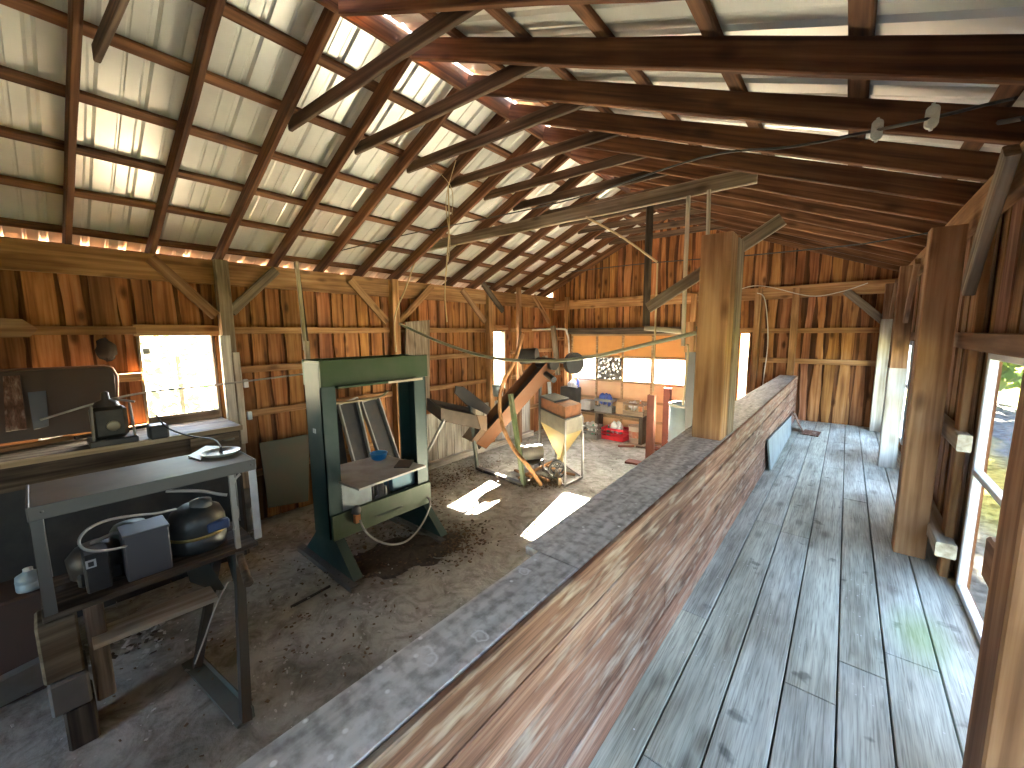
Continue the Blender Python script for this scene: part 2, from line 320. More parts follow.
def beam(name, p0, p1, w, h, mat, label, cat, group=None, up=(0, 0, 1), sag=0.0, parent=None, warp=.004):
    """a sawn member whose local x runs along its length; edges slightly uneven"""
    p0, p1 = Vector(p0), Vector(p1); L = (p1-p0).length; d = (p1-p0)/L; u = Vector(up)
    sd = u.cross(d)
    if sd.length < 1e-4: sd = Vector((0, 1, 0)).cross(d)
    sd.normalize(); u = d.cross(sd)
    n = max(2, int(L/.5)); vs = []; fs = []; ch = min(.006, w*.15, h*.15)
    sec = [(-w/2+ch, -h/2), (w/2-ch, -h/2), (w/2, -h/2+ch), (w/2, h/2-ch), (w/2-ch, h/2), (-w/2+ch, h/2), (-w/2, h/2-ch), (-w/2, -h/2+ch)]
    for i in range(n+1):
        t = i/n; oy = random.uniform(-warp, warp) if 0 < i < n else 0; oz = (random.uniform(-warp, warp) if 0 < i < n else 0)-sag*4*t*(1-t)
        vs += [(L*t, a+oy, b+oz) for a, b in sec]
    for i in range(n):
        fs += [(i*8+k, i*8+(k+1) % 8, (i+1)*8+(k+1) % 8, (i+1)*8+k) for k in range(8)]
    fs += [tuple(range(8))[::-1], tuple(range(n*8, n*8+8))]
    me = bpy.data.meshes.new(name); me.from_pydata(vs, [], fs); me.materials.append(mat)
    at = me.attributes.new('tint', 'FLOAT_COLOR', 'FACE')
    at.data.foreach_set('color', [1.0]*(4*len(me.polygons)))
    o = bpy.data.objects.new(name, me); COL.objects.link(o)
    o.matrix_world = Matrix(((d.x, sd.x, u.x, p0.x), (d.y, sd.y, u.y, p0.y), (d.z, sd.z, u.z, p0.z), (0, 0, 0, 1)))
    if label: tag(o, label, cat, group)
    return o
ORD = ['first', 'second', 'third', 'fourth', 'fifth', 'sixth', 'seventh', 'eighth', 'ninth', 'tenth', 'eleventh', 'twelfth', 'thirteenth', 'fourteenth', 'fifteenth', 'sixteenth', 'seventeenth', 'eighteenth']
def smooth_pts(pts, k=6):
    pts = [Vector(p) for p in pts]; out = []
    for i in range(len(pts)-1):
        a, b, c, d = pts[max(i-1, 0)], pts[i], pts[i+1], pts[min(i+2, len(pts)-1)]
        for j in range(k):
            t = j/k; out.append(.5*((2*b)+(c-a)*t+(2*a-5*b+4*c-d)*t*t+(3*b-a-3*c+d)*t**3))
    return out+[pts[-1]]

# ------------------------------------------------------------------ room data
XL, XR, YB, YF = -5.7, .62, -3.2, 8.5        # inner faces
ZF, ZW, ZCAP = -2.4, -1.55, -.77
XRG, ZRG, SL, SRt = -2.83, 2.16, .456, .388   # ridge underside, slopes
def ztop(x): return ZRG+.19-(SL*(XRG-x) if x < XRG else SRt*(x-XRG))    # underside of the sheets

def board_wall(name, axis, u0, u1, zb, ztf, face, depth, opens, front, back, wmin=.15, wmax=.23, gap=(.012, .05), wav=.012, seed=1, tintf=None):
    """vertical board wall: back boards, and rough waney edged boards on the inner side. face = inner coordinate, depth sign outward"""
    rnd = random.Random(seed); s = 1 if depth > 0 else -1
    def pt(u, w, z): return (w, u, z) if axis == 'y' else (u, w, z)
    def spans(a, b):
        m = []
        for (o0, o1, z0, z1) in opens:
            if a < o1-1e-4 and b > o0+1e-4: m.append((z0, z1))
        return sorted(m)
    mb = MB()
    cuts = sorted(set([u0, u1]+[c for o in opens for c in o[:2] if u0 < c < u1]))
    edges = []; u = u0
    while u < u1-.02:
        w = rnd.uniform(wmin, wmax); e = min(u+w, u1)
        for c in cuts:
            if u+.01 < c < e: e = c; break
        edges.append((u, e)); u = e
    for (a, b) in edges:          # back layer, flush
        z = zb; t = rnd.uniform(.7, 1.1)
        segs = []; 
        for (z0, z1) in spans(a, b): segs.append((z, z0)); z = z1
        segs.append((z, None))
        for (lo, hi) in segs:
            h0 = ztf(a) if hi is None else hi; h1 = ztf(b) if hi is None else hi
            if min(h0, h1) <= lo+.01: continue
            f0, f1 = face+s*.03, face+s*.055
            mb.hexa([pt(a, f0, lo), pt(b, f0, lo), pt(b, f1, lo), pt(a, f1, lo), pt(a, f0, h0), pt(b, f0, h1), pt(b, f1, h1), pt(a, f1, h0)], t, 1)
    for (a, b) in edges:
        g = rnd.uniform(*gap); a2, b2 = a+g/2, b-g/2
        if b2-a2 < .03: continue
        t = rnd.uniform(.62, 1.2); tt = (t, t*rnd.uniform(.9, 1.08), t*rnd.uniform(.8, 1.2)); th = rnd.uniform(.018, .03)
        ph = rnd.uniform(0, 9); z = zb; segs = []
        for (z0, z1) in spans(a, b): segs.append((z, z0)); z = z1
        segs.append((z, None))
        for (lo, hi) in segs:
            top = min(ztf(a), ztf(b)) if hi is None else hi
            if top <= lo+.02: continue
            n = max(2, int((top-lo)/.16)); vs = []
            for i in range(n+1):
                zz = lo+(top-lo)*i/n
                ea = a2+wav*math.sin(zz*3.1+ph)+rnd.uniform(-wav, wav)*.5; eb = b2+wav*math.sin(zz*2.3+ph*2)+rnd.uniform(-wav, wav)*.5
                za, zc = (zz, zz)
                if i == n and hi is None: za, zc = ztf(a), ztf(b)
                f0 = face+s*(.03-th); f1 = face+s*.03
                vs += [pt(ea, f0, za), pt(eb, f0, zc), pt(eb, f1, zc), pt(ea, f1, za)]
            fs = [(i*4+k, i*4+(k+1) % 4, i*4+4+(k+1) % 4, i*4+4+k) for i in range(n) for k in range(4)]+[(0, 1, 2, 3), (n*4, n*4+1, n*4+2, n*4+3)]
            mb.add(vs, fs, tt, 0)
    return struct(mb.build(name, [front, back], origin=(0, 0, 0)))

# ------------------------------------------------------------------ outdoors
g = MB(); g.add([(-60, -60, -2.62), (60, -60, -2.62), (60, 60, -2.62), (-60, 60, -2.62)], [(0, 1, 2, 3)]); struct(g.build('ground', ground_mat(), origin=(0, 0, 0)))
# ------------------------------------------------------------------ floors
f = MB(); nx, ny = 62, 118; vs = []
for j in range(ny+1):
    for i in range(nx+1):
        x = XL-.05+(-.70-XL+.05)*i/nx; y = YB+(YF-YB)*j/ny
        z = ZF+.014*math.sin(x*2.3+y*1.1)*math.sin(y*1.7-x)+random.uniform(-.006, .006); vs.append((x, y, z))
f.add(vs, [(j*(nx+1)+i, j*(nx+1)+i+1, (j+1)*(nx+1)+i+1, (j+1)*(nx+1)+i) for j in range(ny) for i in range(nx)], 1, 0, True)
f.box(XL-.05, -.70, YB, YF, ZF-.2, ZF-.03)
struct(f.build('floor', floor_mat(), origin=(0, 0, 0)))
f = MB(); xs = [-.62, -.47, -.29, -.105, .08, .25, .44, .64]
for k in range(7):
    y = YB-.3*k; rnd = random.Random(k+3)
    while y < YF+.02:
        L = rnd.choice([2.4, 3.0, 3.7]); e = min(y+L, YF+.02); t = rnd.uniform(.86, 1.1)
        if e-max(y, YB) > .1: f.cbox(xs[k]+.0035, xs[k+1]-.0035, max(y, YB)+.002, e-.002, ZW-.035, ZW-rnd.uniform(0, .003), .003, (t, t, t*rnd.uniform(.95, 1.02)))
        y = e
f.box(-.62, .64, YB, YF, ZW-.09, ZW-.045, .25)
struct(f.build('floor', deck_mat(), origin=(0, 0, 0)))
# ------------------------------------------------------------------ half wall between the floor and the raised walkway
m = MB(); z = ZF-.02; k = 0
rows = [ZW-.1, -1.40, -1.245, -1.09, -.935, ZCAP+.0045]
rnd = random.Random(5)
for a, b in zip(rows[:-1], rows[1:]):
    y = YB-rnd.uniform(0, 2)
    while y < YF-.1:
        e = min(y+rnd.uniform(2.3, 3.6), YF-.1); t = rnd.uniform(.8, 1.15)
        if e > YB: xo = -.600; m.cbox(xo-.022, xo-.003*rnd.random(), max(y, YB)+.001, e-.001, a+.0045, b-.0045, .004, (t, t*.97, t*.95))
        y = e
m.box(-.76, -.637, YB, YF-.1, ZF-.02, -.80, .12)
struct(m.build('wall_middle', w_red(1), origin=(0, 0, 0)), 'low red-brown plank wall between workshop floor and walkway')
m = MB(); m.cbox(-.79, -.6235, YB, 1.08, -.80, ZCAP, .004); m.hexa([(-.845, 1.083, -.80), (-.6235, 1.083, -.80), (-.6235, 3.3, -.80), (-.93, 3.3, -.80), (-.845, 1.083, ZCAP), (-.6235, 1.083, ZCAP), (-.6235, 3.3, ZCAP), (-.93, 3.3, ZCAP)])
m.hexa([(-.93, 3.3, -.80), (-.6235, 3.3, -.80), (-.6235, 8.4, -.80), (-.86, 8.4, -.80), (-.93, 3.3, ZCAP), (-.6235, 3.3, ZCAP), (-.6235, 8.4, ZCAP), (-.86, 8.4, ZCAP)])
struct(m.build('trim_1', cap_mat(), origin=(0, 0, 0)), 'grey stained cap board on the low wall, spotted with droppings')

# ------------------------------------------------------------------ walls
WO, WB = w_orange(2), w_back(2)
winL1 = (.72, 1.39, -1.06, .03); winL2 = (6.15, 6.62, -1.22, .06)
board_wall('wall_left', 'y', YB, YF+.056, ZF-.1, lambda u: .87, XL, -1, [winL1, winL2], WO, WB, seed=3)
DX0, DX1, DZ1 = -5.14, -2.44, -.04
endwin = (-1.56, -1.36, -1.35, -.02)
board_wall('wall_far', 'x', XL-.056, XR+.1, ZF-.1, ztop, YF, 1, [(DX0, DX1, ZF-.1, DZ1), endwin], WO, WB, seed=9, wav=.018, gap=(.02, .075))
winR = (2.05, 3.45, -1.55, -.13); winR2_added = (-1.6, -.6, -1.0, -.1); winR3_added = (.35, 1.25, -1.3, -.1); winR4_added = (4.95, 6.0, -1.4, -.14); winR5_added = (6.8, 8.05, -1.42, -.14)  # all but the first are added, unseen openings that bring in daylight
board_wall('wall_right', 'y', YB, YF+.05, ZF-.1, lambda u: ztop(XR), XR, 1, [winR, winR2_added, winR3_added, winR4_added, winR5_added], w_brown(2), WB, seed=14)
winB_added = (-.45, .45, -1.0, .1); winB2_added = (-3.4, -2.3, -1.9, -.9)  # both added behind the camera so daylight reaches the near end
board_wall('wall_back', 'x', XL, XR+.1, ZF-.1, ztop, YB, -1, [winB_added, winB2_added], WO, WB, seed=21)
# ------------------------------------------------------------------ roof sheets
def roof(side):
    m = MB(); ys = []; y = YB-.35
    while y < YF+.4:
        for dy, h in ((0, 0), (.10, 0), (.108, .006), (.118, .006), (.126, 0), (.20, 0), (.218, .022), (.242, .022), (.26, 0)): ys.append((y+dy, h))
        y += .27
    if side == 'l': xa, xb = XRG+.0, XL-.35
    else: xa, xb = XRG+.035, XR+.38
    vs = []
    for (yy, h) in ys:
        for x in (xa, xb):
            for dz in (0, .0025): vs.append((x, yy, ztop(x)+.004+h+dz))
    fs = []
    for i in range(len(ys)-1):
        a = i*4; b = a+4
        fs += [(a, a+2, b+2, b), (a+1, b+1, b+3, a+3), (a, b, b+1, a+1), (a+2, a+3, b+3, b+2)]
    m.add(vs, fs); return struct(m.build('ceiling', sheet_metal(), origin=(0, 0, 0)), ('left' if side == 'l' else 'right')+' slope of ribbed galvanised roof sheeting')
roof('l'); roof('r')
struct(MB().box(XL-.34, XL-.056, YB-.1, YF+.1, .80, .825).box(XL-.36, XL-.34, YB-.1, YF+.1, .76, .87).build('trim_light_block', w_back(1), origin=(0, 0, 0)), 'added boards closing the left eave to block outdoor light')  # unseen soffit and fascia added to keep outdoor light off the eave sheets
# ------------------------------------------------------------------ rafters, purlins, ridge board, ties
RW, RH = .045, .145
base = .98-.595*4
for k in range(17):
    yr = base+.595*k
    if yr > YF-.05: break
    yl, yrr = yr-.06, yr+.30
    c = RH/2*1.05
    lo = Vector((XL-.25, yl, ZRG-SL*(XRG-XL+.25)+c)); hi = Vector((XRG-.02, yr, ZRG+c))
    lo.y = max(YB+.03, lo.y)
    if yr > YB+.05:
        beam('rafter', hi, lo, RW, RH, w_rafter(), f'dark brown rafter on the left roof slope, {ORD[k]} from the near gable', 'rafter', 'left slope rafters')
    hi = Vector((XRG+.02, yr+.02, ZRG+c)); lo = Vector((XR+.25, min(yrr, YF-.03), ZRG-SRt*(XR+.25-XRG)+c))
    if yrr < YF+.2: beam('rafter', hi, lo, RW, RH, w_rafter(), f'deep brown rafter on the right roof slope, {ORD[k]} from the near gable', 'rafter', 'right slope rafters')
beam('ridge_board', (XRG, YB+.02, ZRG+.09), (XRG, YF-.02, ZRG+.09), .03, .17, w_rafter(), 'long ridge board running under the roof peak between the rafter tops', 'beam')
i = 0
for off in (.07, .47, .95, 1.44, 1.92, 2.40, 2.92):
    x = XRG-off; zz = ztop(x)-.018
    u = Vector((-SL, 0, 1)).normalized()
    beam('purlin', (x, YB+.02, zz), (x, YF-.02, zz), .085, .036, w_rafter(), f'thin brown purlin under the sheets on the left slope, {ORD[i]} below the ridge', 'purlin', 'left slope purlins', up=u); i += 1
i = 0
for off in (.50, 1.05, 1.62, 2.2, 2.78, 3.3):
    x = XRG+off; zz = ztop(x)-.018
    beam('purlin', (x, YB+.02, zz), (x, YF-.02, zz), .085, .036, w_rafter(), f'brown purlin under the sheets on the right slope, {ORD[i]} below the ridge', 'purlin', 'right slope purlins', up=(SRt, 0, 1)); i += 1
for k in range(11):
    y = 1.66+.60*k
    if y > 8.2: break
    z = 1.78; xl = -3.80; xr = -1.58
    beam('collar_tie', (xl, y-.04, z), (xr, y+.08, z), .035, .10, w_tie(), f'grey-brown collar tie crossing under the ridge, {ORD[k]} from the camera', 'collar tie', 'collar ties under the ridge')
for k, y in enumerate((-.74, .46, 1.06)):
    beam('collar_tie', (-3.8, y, 1.78), (-1.6, y+.1, 1.78), .035, .10, w_tie(), f'collar tie overhead near the camera, {ORD[k]} of the near ones', 'collar tie', 'collar ties near the camera') if k < 2 else None
a = P(421, 252, y=4.1); b = P(757, 182, y=4.25)
beam('tie_beam', a+Vector((0, 0, .06)), b+Vector((0, 0, .06)), .04, .14, w_grey(), 'long grey tie beam crossing low from the left slope to right slope', 'tie beam')
# ------------------------------------------------------------------ left wall framing
beam('wall_plate', (XL+.03, YB, .72), (XL+.03, YF, .72), .05, .27, w_girt(), 'wide orange plate board along the top of the left wall', 'plate')
PY = [-.8, 1.5, 3.8, 6.03]
names = ['left wall post behind the workbench, nearest the camera', 'left wall post beside the bright square window', 'left wall post behind the green press', 'left wall post on the near side of the narrow window']
for y, l in zip(PY, names):
    beam('wall_post', (XL+.075, y, ZF), (XL+.075, y, .86), .13, .13, w_girt() if y > 2 else w_grey(), 'tan '+l, 'post', 'left wall posts', up=(0, 1, 0))
beam('wall_post', (XL+.3, 6.72, ZF), (XL+.3, 6.72, .95), .08, .09, w_brown(), 'brown post on the far side of the narrow window', 'post', up=(0, 1, 0))
def brace(p0, p1, label, mat, w=.04, h=.11, up=(1, 0, 0), grp=None): beam('knee_brace', p0, p1, h, w, mat, label, 'brace', grp, up=up)
X5 = XL+.09
brace(P(150, 258, x=X5), P(216, 316, x=X5), 'brown knee brace from the left plate down to the window post', w_brown())
brace(P(276, 270, x=X5), P(231, 312, x=X5), 'grey knee brace right of the square window post', w_grey())
brace(P(350, 280, x=X5), P(387, 322, x=X5), 'tan knee brace left of the post behind the press', w_girt())
brace(P(432, 286, x=X5), P(397, 324, x=X5), 'tan knee brace right of the post behind the press', w_girt())
brace(P(462, 290, x=X5), P(485, 322, x=X5), 'tan knee brace left of the narrow window', w_brown())
brace(P(483, 284, x=X5+.2), P(503, 311, x=X5+.2), 'short dark knee brace above the narrow window', w_dark())
brace(P(534, 296, x=X5), P(549, 322, x=X5), 'brown knee brace near the far left corner', w_brown())
def girtL(y0, y1, z, label, h=.085): beam('wall_girt', (XL+.03, y0, z), (XL+.03, y1, z), .045, h, w_girt(), label, 'girt', 'left wall girts')
bays = [(YB, -.88, 'nearest bay of the left wall'), (-.72, .72, 'bay left of the square window'), (1.58, 3.72, 'bay behind the press'), (3.88, 5.95, 'bay before the narrow window'), (6.76, YF, 'bay in the far left corner')]
for a, b, nm in bays:
    girtL(a, b, .06, 'upper horizontal girt in the '+nm)
    girtL(a, b, -.42, 'middle horizontal girt in the '+nm)
    girtL(a, b, -.97, 'lower horizontal girt in the '+nm)
    girtL(a, b, -1.75, 'bottom horizontal girt in the '+nm)
girtL(.70, 1.43, .06, 'header board over the square window', .12); girtL(6.11, 6.66, .12, 'header board over the narrow window', .1)
# ------------------------------------------------------------------ windows
def window(name, axis, face, u0, u1, z0, z1, mat, fw=.05, depth=.09, out=1, mull=(), rail=(), glass=None, proud=.01):
    m = MB()
    def bx(a, b, c, d, e=0):
        f0, f1 = sorted((face-out*(proud-e), face+out*(depth-e)))
        if axis == 'y': m.cbox(f0, f1, a, b, c, d, .004)
        else: m.cbox(a, b, f0, f1, c, d, .004)
    bx(u0, u0+fw, z0, z1); bx(u1-fw, u1, z0, z1); bx(u0+fw, u1-fw, z1-fw, z1); bx(u0+fw, u1-fw, z0, z0+fw)
    for u in mull: bx(u-fw/3, u+fw/3, z0+fw, z1-fw)
    for z in rail: bx(u0+fw, u1-fw, z-fw/2, z+fw/2)
    w = struct(m.build(name, mat, origin=(0, 0, 0)))
    g = MB(); fc = face+out*(depth*.55)
    if axis == 'y': g.box(fc-.002, fc+.002, u0+fw*.8, u1-fw*.8, z0+fw*.8, z1-fw*.8)
    else: g.box(u0+fw*.8, u1-fw*.8, fc-.002, fc+.002, z0+fw*.8, z1-fw*.8)
    g.build('window_pane', glass or glass_mat(), parent=w)
    cx, cz = (u0+u1)/2, (z0+z1)/2
    if axis == 'y': portal(face+out*.2, cx, cz, u1-u0, z1-z0, (-out, 0, 0))
    else: portal(cx, face+out*.2, cz, u1-u0, z1-z0, (0, -out, 0))
    return w
WP = plain('white window paint', C(.72, .75, .80), .45, dirt=.25)
window('window_1', 'y', XL, *winL1, w_grey(2), out=-1, fw=.028, depth=.06)
window('window_2', 'y', XL, *winL2, w_grey(2), out=-1, fw=.035)
window('window_3', 'y', XR, *winR, WP, out=1, fw=.036, rail=(-.82,), depth=.035, proud=.004, glass=glass_mat('light dimming grey glass', .62))  # pane tinted grey to dim the incoming daylight and the view out
window('window_4', 'x', YF, *endwin, w_girt(2), out=1, fw=.03)
window('window_added_5', 'y', XR, *winR2_added, WP, out=1, rail=(-.45,)); window('window_added_6', 'y', XR, *winR3_added, WP, out=1, rail=(-.6,)); window('window_added_7', 'x', YB, *winB_added, WP, out=-1); window('window_added_8', 'y', XR, *winR4_added, WP, out=1, rail=(-.7,)); window('window_added_9', 'x', YB, *winB2_added, WP, out=-1); window('window_added_10', 'y', XR, *winR5_added, WP, out=1, rail=(-.7,))  # six unseen windows added to light the room
# curtain of leaves beyond the left window
for k, (y, s, lb) in enumerate(((-1.5, 1.5, 'pale bush outside, left in the square window'), (2.2, 2.2, 'pale bush outside, right in the square window'), (9.0, 2.4, 'tree seen through the narrow left window'))):
    mb = MB(); rnd = random.Random(k)
    t = thing('bush', lb, 'bush', (-11-k, y, -2.62)); 
    for q in range(900):
        a, b, r = rnd.uniform(0, 6.28), rnd.uniform(-1, 1), rnd.uniform(.55, 1)**.5*s
        c = Vector((-11-k+math.cos(a)*r*math.sqrt(1-b*b), y+math.sin(a)*r*math.sqrt(1-b*b), -2.62+s*.95+b*r*.9))
        d1 = Vector((rnd.uniform(-1, 1), rnd.uniform(-1, 1), rnd.uniform(-1, 1))).normalized()*.11; d2 = d1.orthogonal().normalized()*.06
        mb.add([c-d1, c+d2, c+d1, c-d2], [(0, 1, 2, 3)])
    mb.build('foliage', foliage_mat(), t)
    MB().tube([(-11-k, y, -2.62), (-11-k, y, -2.62+s)], .06).build('stem', w_dark(2), t)
for k, (x, y, sz, lb) in enumerate(((-.6, 23.5, 3.6, 'added unseen shade tree far beyond the gable, left one of the outdoor row'), (3.6, 22, 3.8, 'added unseen shade tree far beyond the gable, middle of the outdoor row'), (8.2, 23, 3.9, 'added unseen shade tree far beyond the gable, right one of the outdoor row'))):  # unseen tree row added to keep sun off the ground outside
    mb = MB(); rnd = random.Random(50+k); t = thing('tree', lb, 'tree', (x, y, -2.62), 'added shade trees beyond the far gable')
    for q in range(2200):
        a, b, rr = rnd.uniform(0, 6.28), rnd.uniform(-1, 1), rnd.uniform(.15, 1)**.5*sz
        c = Vector((x+math.cos(a)*rr*math.sqrt(1-b*b)*.85, y+math.sin(a)*rr*math.sqrt(1-b*b)*.8, 1.6+b*rr*1.05))
        d1 = Vector((rnd.uniform(-1, 1), rnd.uniform(-1, 1), rnd.uniform(-1, 1))).normalized()*.30; d2 = d1.orthogonal().normalized()*.2
        mb.add([c-d1, c+d2, c+d1, c-d2], [(0, 1, 2, 3)])
    mb.build('foliage', foliage_mat(), t); MB().tube([(x, y, -2.62), (x+.1, y, 0), (x, y+.1, 3)], [.22, .17, .08], 10).build('trunk', w_dark(2), t)
# ------------------------------------------------------------------ far wall : sectional door
def fibre(name, col, tr):      # sun shows faintly through the thin panels
    m = plain(name, col, .6, dirt=.25, dirtcol=(col[0]*.7, col[1]*.6, col[2]*.6, 1)); n = m.node_tree; b = n.nodes['Principled BSDF']; out = n.nodes['Material Output']
    t = N(n, 'BsdfTranslucent'); t.inputs[0].default_value = col; mx = N(n, 'MixShader'); mx.inputs[0].default_value = tr
    n.links.new(b.outputs[0], mx.inputs[1]); n.links.new(t.outputs[0], mx.inputs[2]); n.links.new(mx.outputs[0], out.inputs[0]); return m
OP = fibre('orange door panel', C(.60, .29, .08), .014); OP2 = fibre('tan door panel', C(.56, .34, .18), .008)
cols = [-5.14, -4.47, -3.83, -3.16, -2.44]; rowz = [-.06, -.56, -1.11, -1.53, -1.95, ZF+.0]
door = struct(thing('door_1', 'orange sectional garage door with a row of panes', 'door', (-3.8, YF-.04, ZF))); 
if 'category' in door: del door['category']
for r in range(5):
    for c in range(4):
        x0, x1, z1, z0 = cols[c]+.015, cols[c+1]-.015, rowz[r]-.005, rowz[r+1]+.005
        if r != 1: MB().box(x0, x1, YF-.022, YF-.018, z0, z1).build('door_panel', OP if r == 0 else OP2, door)
        else:
            MB().box(x0, x1, YF-.022, YF-.018, z0, z1).build('window_pane', frost_mat() if c == 1 else glass_mat(), door)
m = MB()
for x in cols: m.cbox(x-.022, x+.022, YF-.055, YF+.01, ZF, -.04, .004)
for z in rowz: m.cbox(cols[0], cols[-1], YF-.05, YF+.01, z-.02, z+.03, .004)
m.build('door_frame', wood('dusty door rails', C(.22, .13, .06), C(.36, .24, .13), C(.46, .33, .2), 0), door)
portal(-3.8, YF+.2, -.85, 2.6, .5, (0, -1, 0))
tag(MB().cbox(-5.2, -2.2, YF-.16, YF-.02, -.04, .10).build('door_header', w_dark(0)), 'dark header beam above the orange garage door', 'beam')
t = thing('door_track', 'pale bent steel door track arching left of the garage door', 'track', P(509, 331, y=7.6))
a = [P(509, 331, y=7.4), P(530, 330, y=7.5), P(562, 329, y=7.9), P(567, 333, y=8.2), P(569, 345, y=8.3), P(569, 372, y=8.32)]
MB().tube(smooth_pts(a), .022).build('rail', plain('dull zinc', C(.5, .48, .44), .4, .6), t)
# far wall framing
beam('wall_plate', (XL, YF-.03, .66), (XR, YF-.03, .66), .05, .21, w_girt(), 'wide orange plate board across the far gable wall', 'plate')
for x, z0, z1, lb in ((-5.27, ZF, .85, 'tan corner post left of the garage door'), (-1.27, ZF, .75, 'tan stud right of the slim far window'), (-.72, -.80, .72, 'tan stud rising from the end of the low wall'), (-2.36, ZF, .72, 'tan stud right of the garage door')):
    beam('wall_post', (x, YF-.07, z0), (x, YF-.07, z1), .10, .10, w_girt(), lb, 'post', 'far wall posts', up=(0, 1, 0))
def girtF(x0, x1, z, lb, h=.085): beam('wall_girt', (x0, YF-.025, z), (x1, YF-.025, z), .045, h, w_girt(), lb, 'girt', 'far wall girts')
girtF(-1.2, XR-.2, .0, 'upper girt on the far wall above the walkway'); girtF(-1.2, XR-.2, -.52, 'lower girt on the far wall above the walkway')
girtF(XL, -5.32, -.15, 'short upper girt in the far left corner'); girtF(XL, -5.32, -.9, 'short lower girt in the far left corner'); girtF(-2.3, -1.33, .02, 'short girt over the slim far window')
brace(P(846, 291, y=8.4), P(888, 325, y=8.4), 'grey knee brace in the far right corner', w_grey(), up=(0, 1, 0))
# ------------------------------------------------------------------ right wall framing
beam('wall_plate', (XR-.04, YB, .74), (XR-.04, YF, .74), .06, .22, w_girt(), 'grey-tan plate board along the top of the right wall', 'plate')
def post2(x0, x1, y0, y1, z0, z1, mat, lb, nm='wall_post', cat='post', grp=None):
    return beam(nm, ((x0+x1)/2, (y0+y1)/2, z0), ((x0+x1)/2, (y0+y1)/2, z1), y1-y0, x1-x0, mat, lb, cat, grp, up=(1, 0, 0))
post2(.36, .52, 3.74, 3.90, ZW, .64, w_post(), 'thick brown post by the near side window, standing on the walkway', 'timber_post')
post2(.36, .53, 1.50, 1.66, ZW, .66, w_brown(), 'thick red-brown post at the lower right, nearest the camera', 'timber_post')
post2(.38, .53, 6.08, 6.22, ZW, -.42, w_white(), 'white painted lower post beside the walkway, third along', 'timber_post')
post2(.385, .525, 6.085, 6.215, -.42, .68, w_brown(), 'brown upper post length above the white post', 'timber_post')
post2(.37, .50, 8.20, 8.33, ZW, .16, w_pale(), 'whitish corner post at the far end of the walkway', 'timber_post')
post2(.38, .50, 8.21, 8.32, .16, .68, w_brown(), 'brown upper corner post at the far end', 'timber_post')
post2(.56, .60, 3.54, 3.66, ZW, .7, w_girt(), 'plank stud on the right wall just past the window', 'wall_stud', 'stud')
post2(.545, .60, 4.82, 4.92, ZW, .7, w_girt(), 'plank stud on the right wall between two thick posts', 'wall_stud', 'stud')
def girtR(y0, y1, z, lb, h=.09, w=.05, mt=None): beam('wall_girt', (XR-.02-w/2, y0, z), (XR-.02-w/2, y1, z), w, h, mt or w_brown(), lb, 'girt', 'right wall girts')
girtR(1.7, 5.95, -.07, 'long girt on the right wall above the side window', .10)
girtR(3.42, 4.9, -.66, 'middle girt on the right wall beyond the side window', .10, .06, w_pale())
girtR(3.42, 4.9, -1.33, 'low girt on the right wall beyond the side window', .09, .09, w_pale())
girtR(5.95, 8.2, -.07, 'upper girt on the right wall near the far corner', .09)
brace(P(1012, 150, x=.5), P(968, 290, x=.5), 'grey knee brace slanting up from the thick brown post', w_grey(), w=.05, h=.10)
brace((.47, 5.6, .66), (.47, 6.1, .1), 'brown knee brace from plate to the white post', w_brown(), w=.04, h=.09)
brace((.47, 7.7, .66), (.47, 8.2, .2), 'brown knee brace slanting to the far corner post', w_brown(), w=.04, h=.09)
tag(MB().cbox(.50, .60, 2.30, 2.44, -1.02, -.84, .01).build('wood_block', w_brown(1)), 'square brown timber end jutting across the side window pane', 'block')
# ------------------------------------------------------------------ post on the low wall
post2(-.83, -.635, 3.06, 3.24, ZCAP, .66, w_post(), 'thick orange-brown post standing on the low wall cap', 'timber_post')
post2(-.82, -.63, 3.245, 3.44, ZCAP, .65, w_grey(), 'grey board fixed behind the thick post on the low wall', 'post_board', 'board')
a, b = P(648, 308, y=3.458), P(783, 219, y=3.458)
beam('diagonal_board', a, b, .03, .09, w_grey(), 'grey board slanting up behind the thick post to the rafters', 'board', up=(0, 0, 1))
a, b = P(650, 205, y=4.25), P(646, 326, y=4.25)
beam('hanger_board', a, b, .07, .03, w_dark(), 'dark vertical board hanging from the low tie beam', 'board', up=(0, 1, 0))
a, b = P(645, 328, y=4.22), P(684, 332, y=4.22)
beam('cross_piece', a, b, .05, .05, w_pale(), 'pale short cross piece joining the two hanging boards', 'board')
a, b = P(688.5, 196, y=4.2), P(683, 346, y=4.2)
beam('hanger_pole', a, b, .035, .03, w_pale(), 'pale thin vertical pole hanging left of the thick post', 'pole', up=(0, 1, 0))
a, b = P(709, 190, y=4.2), P(706.5, 262, y=4.2)
beam('hanger_pole', a, b, .03, .03, w_pale(), 'short pale pole hanging just behind the thick post top', 'pole', up=(0, 1, 0))
a, b = P(690, 322, y=5.4), P(690, 352, y=5.4)
beam('bracket_block', a, b, .12, .1, w_girt(), 'orange wood block left of the thick post', 'block', up=(0, 1, 0))
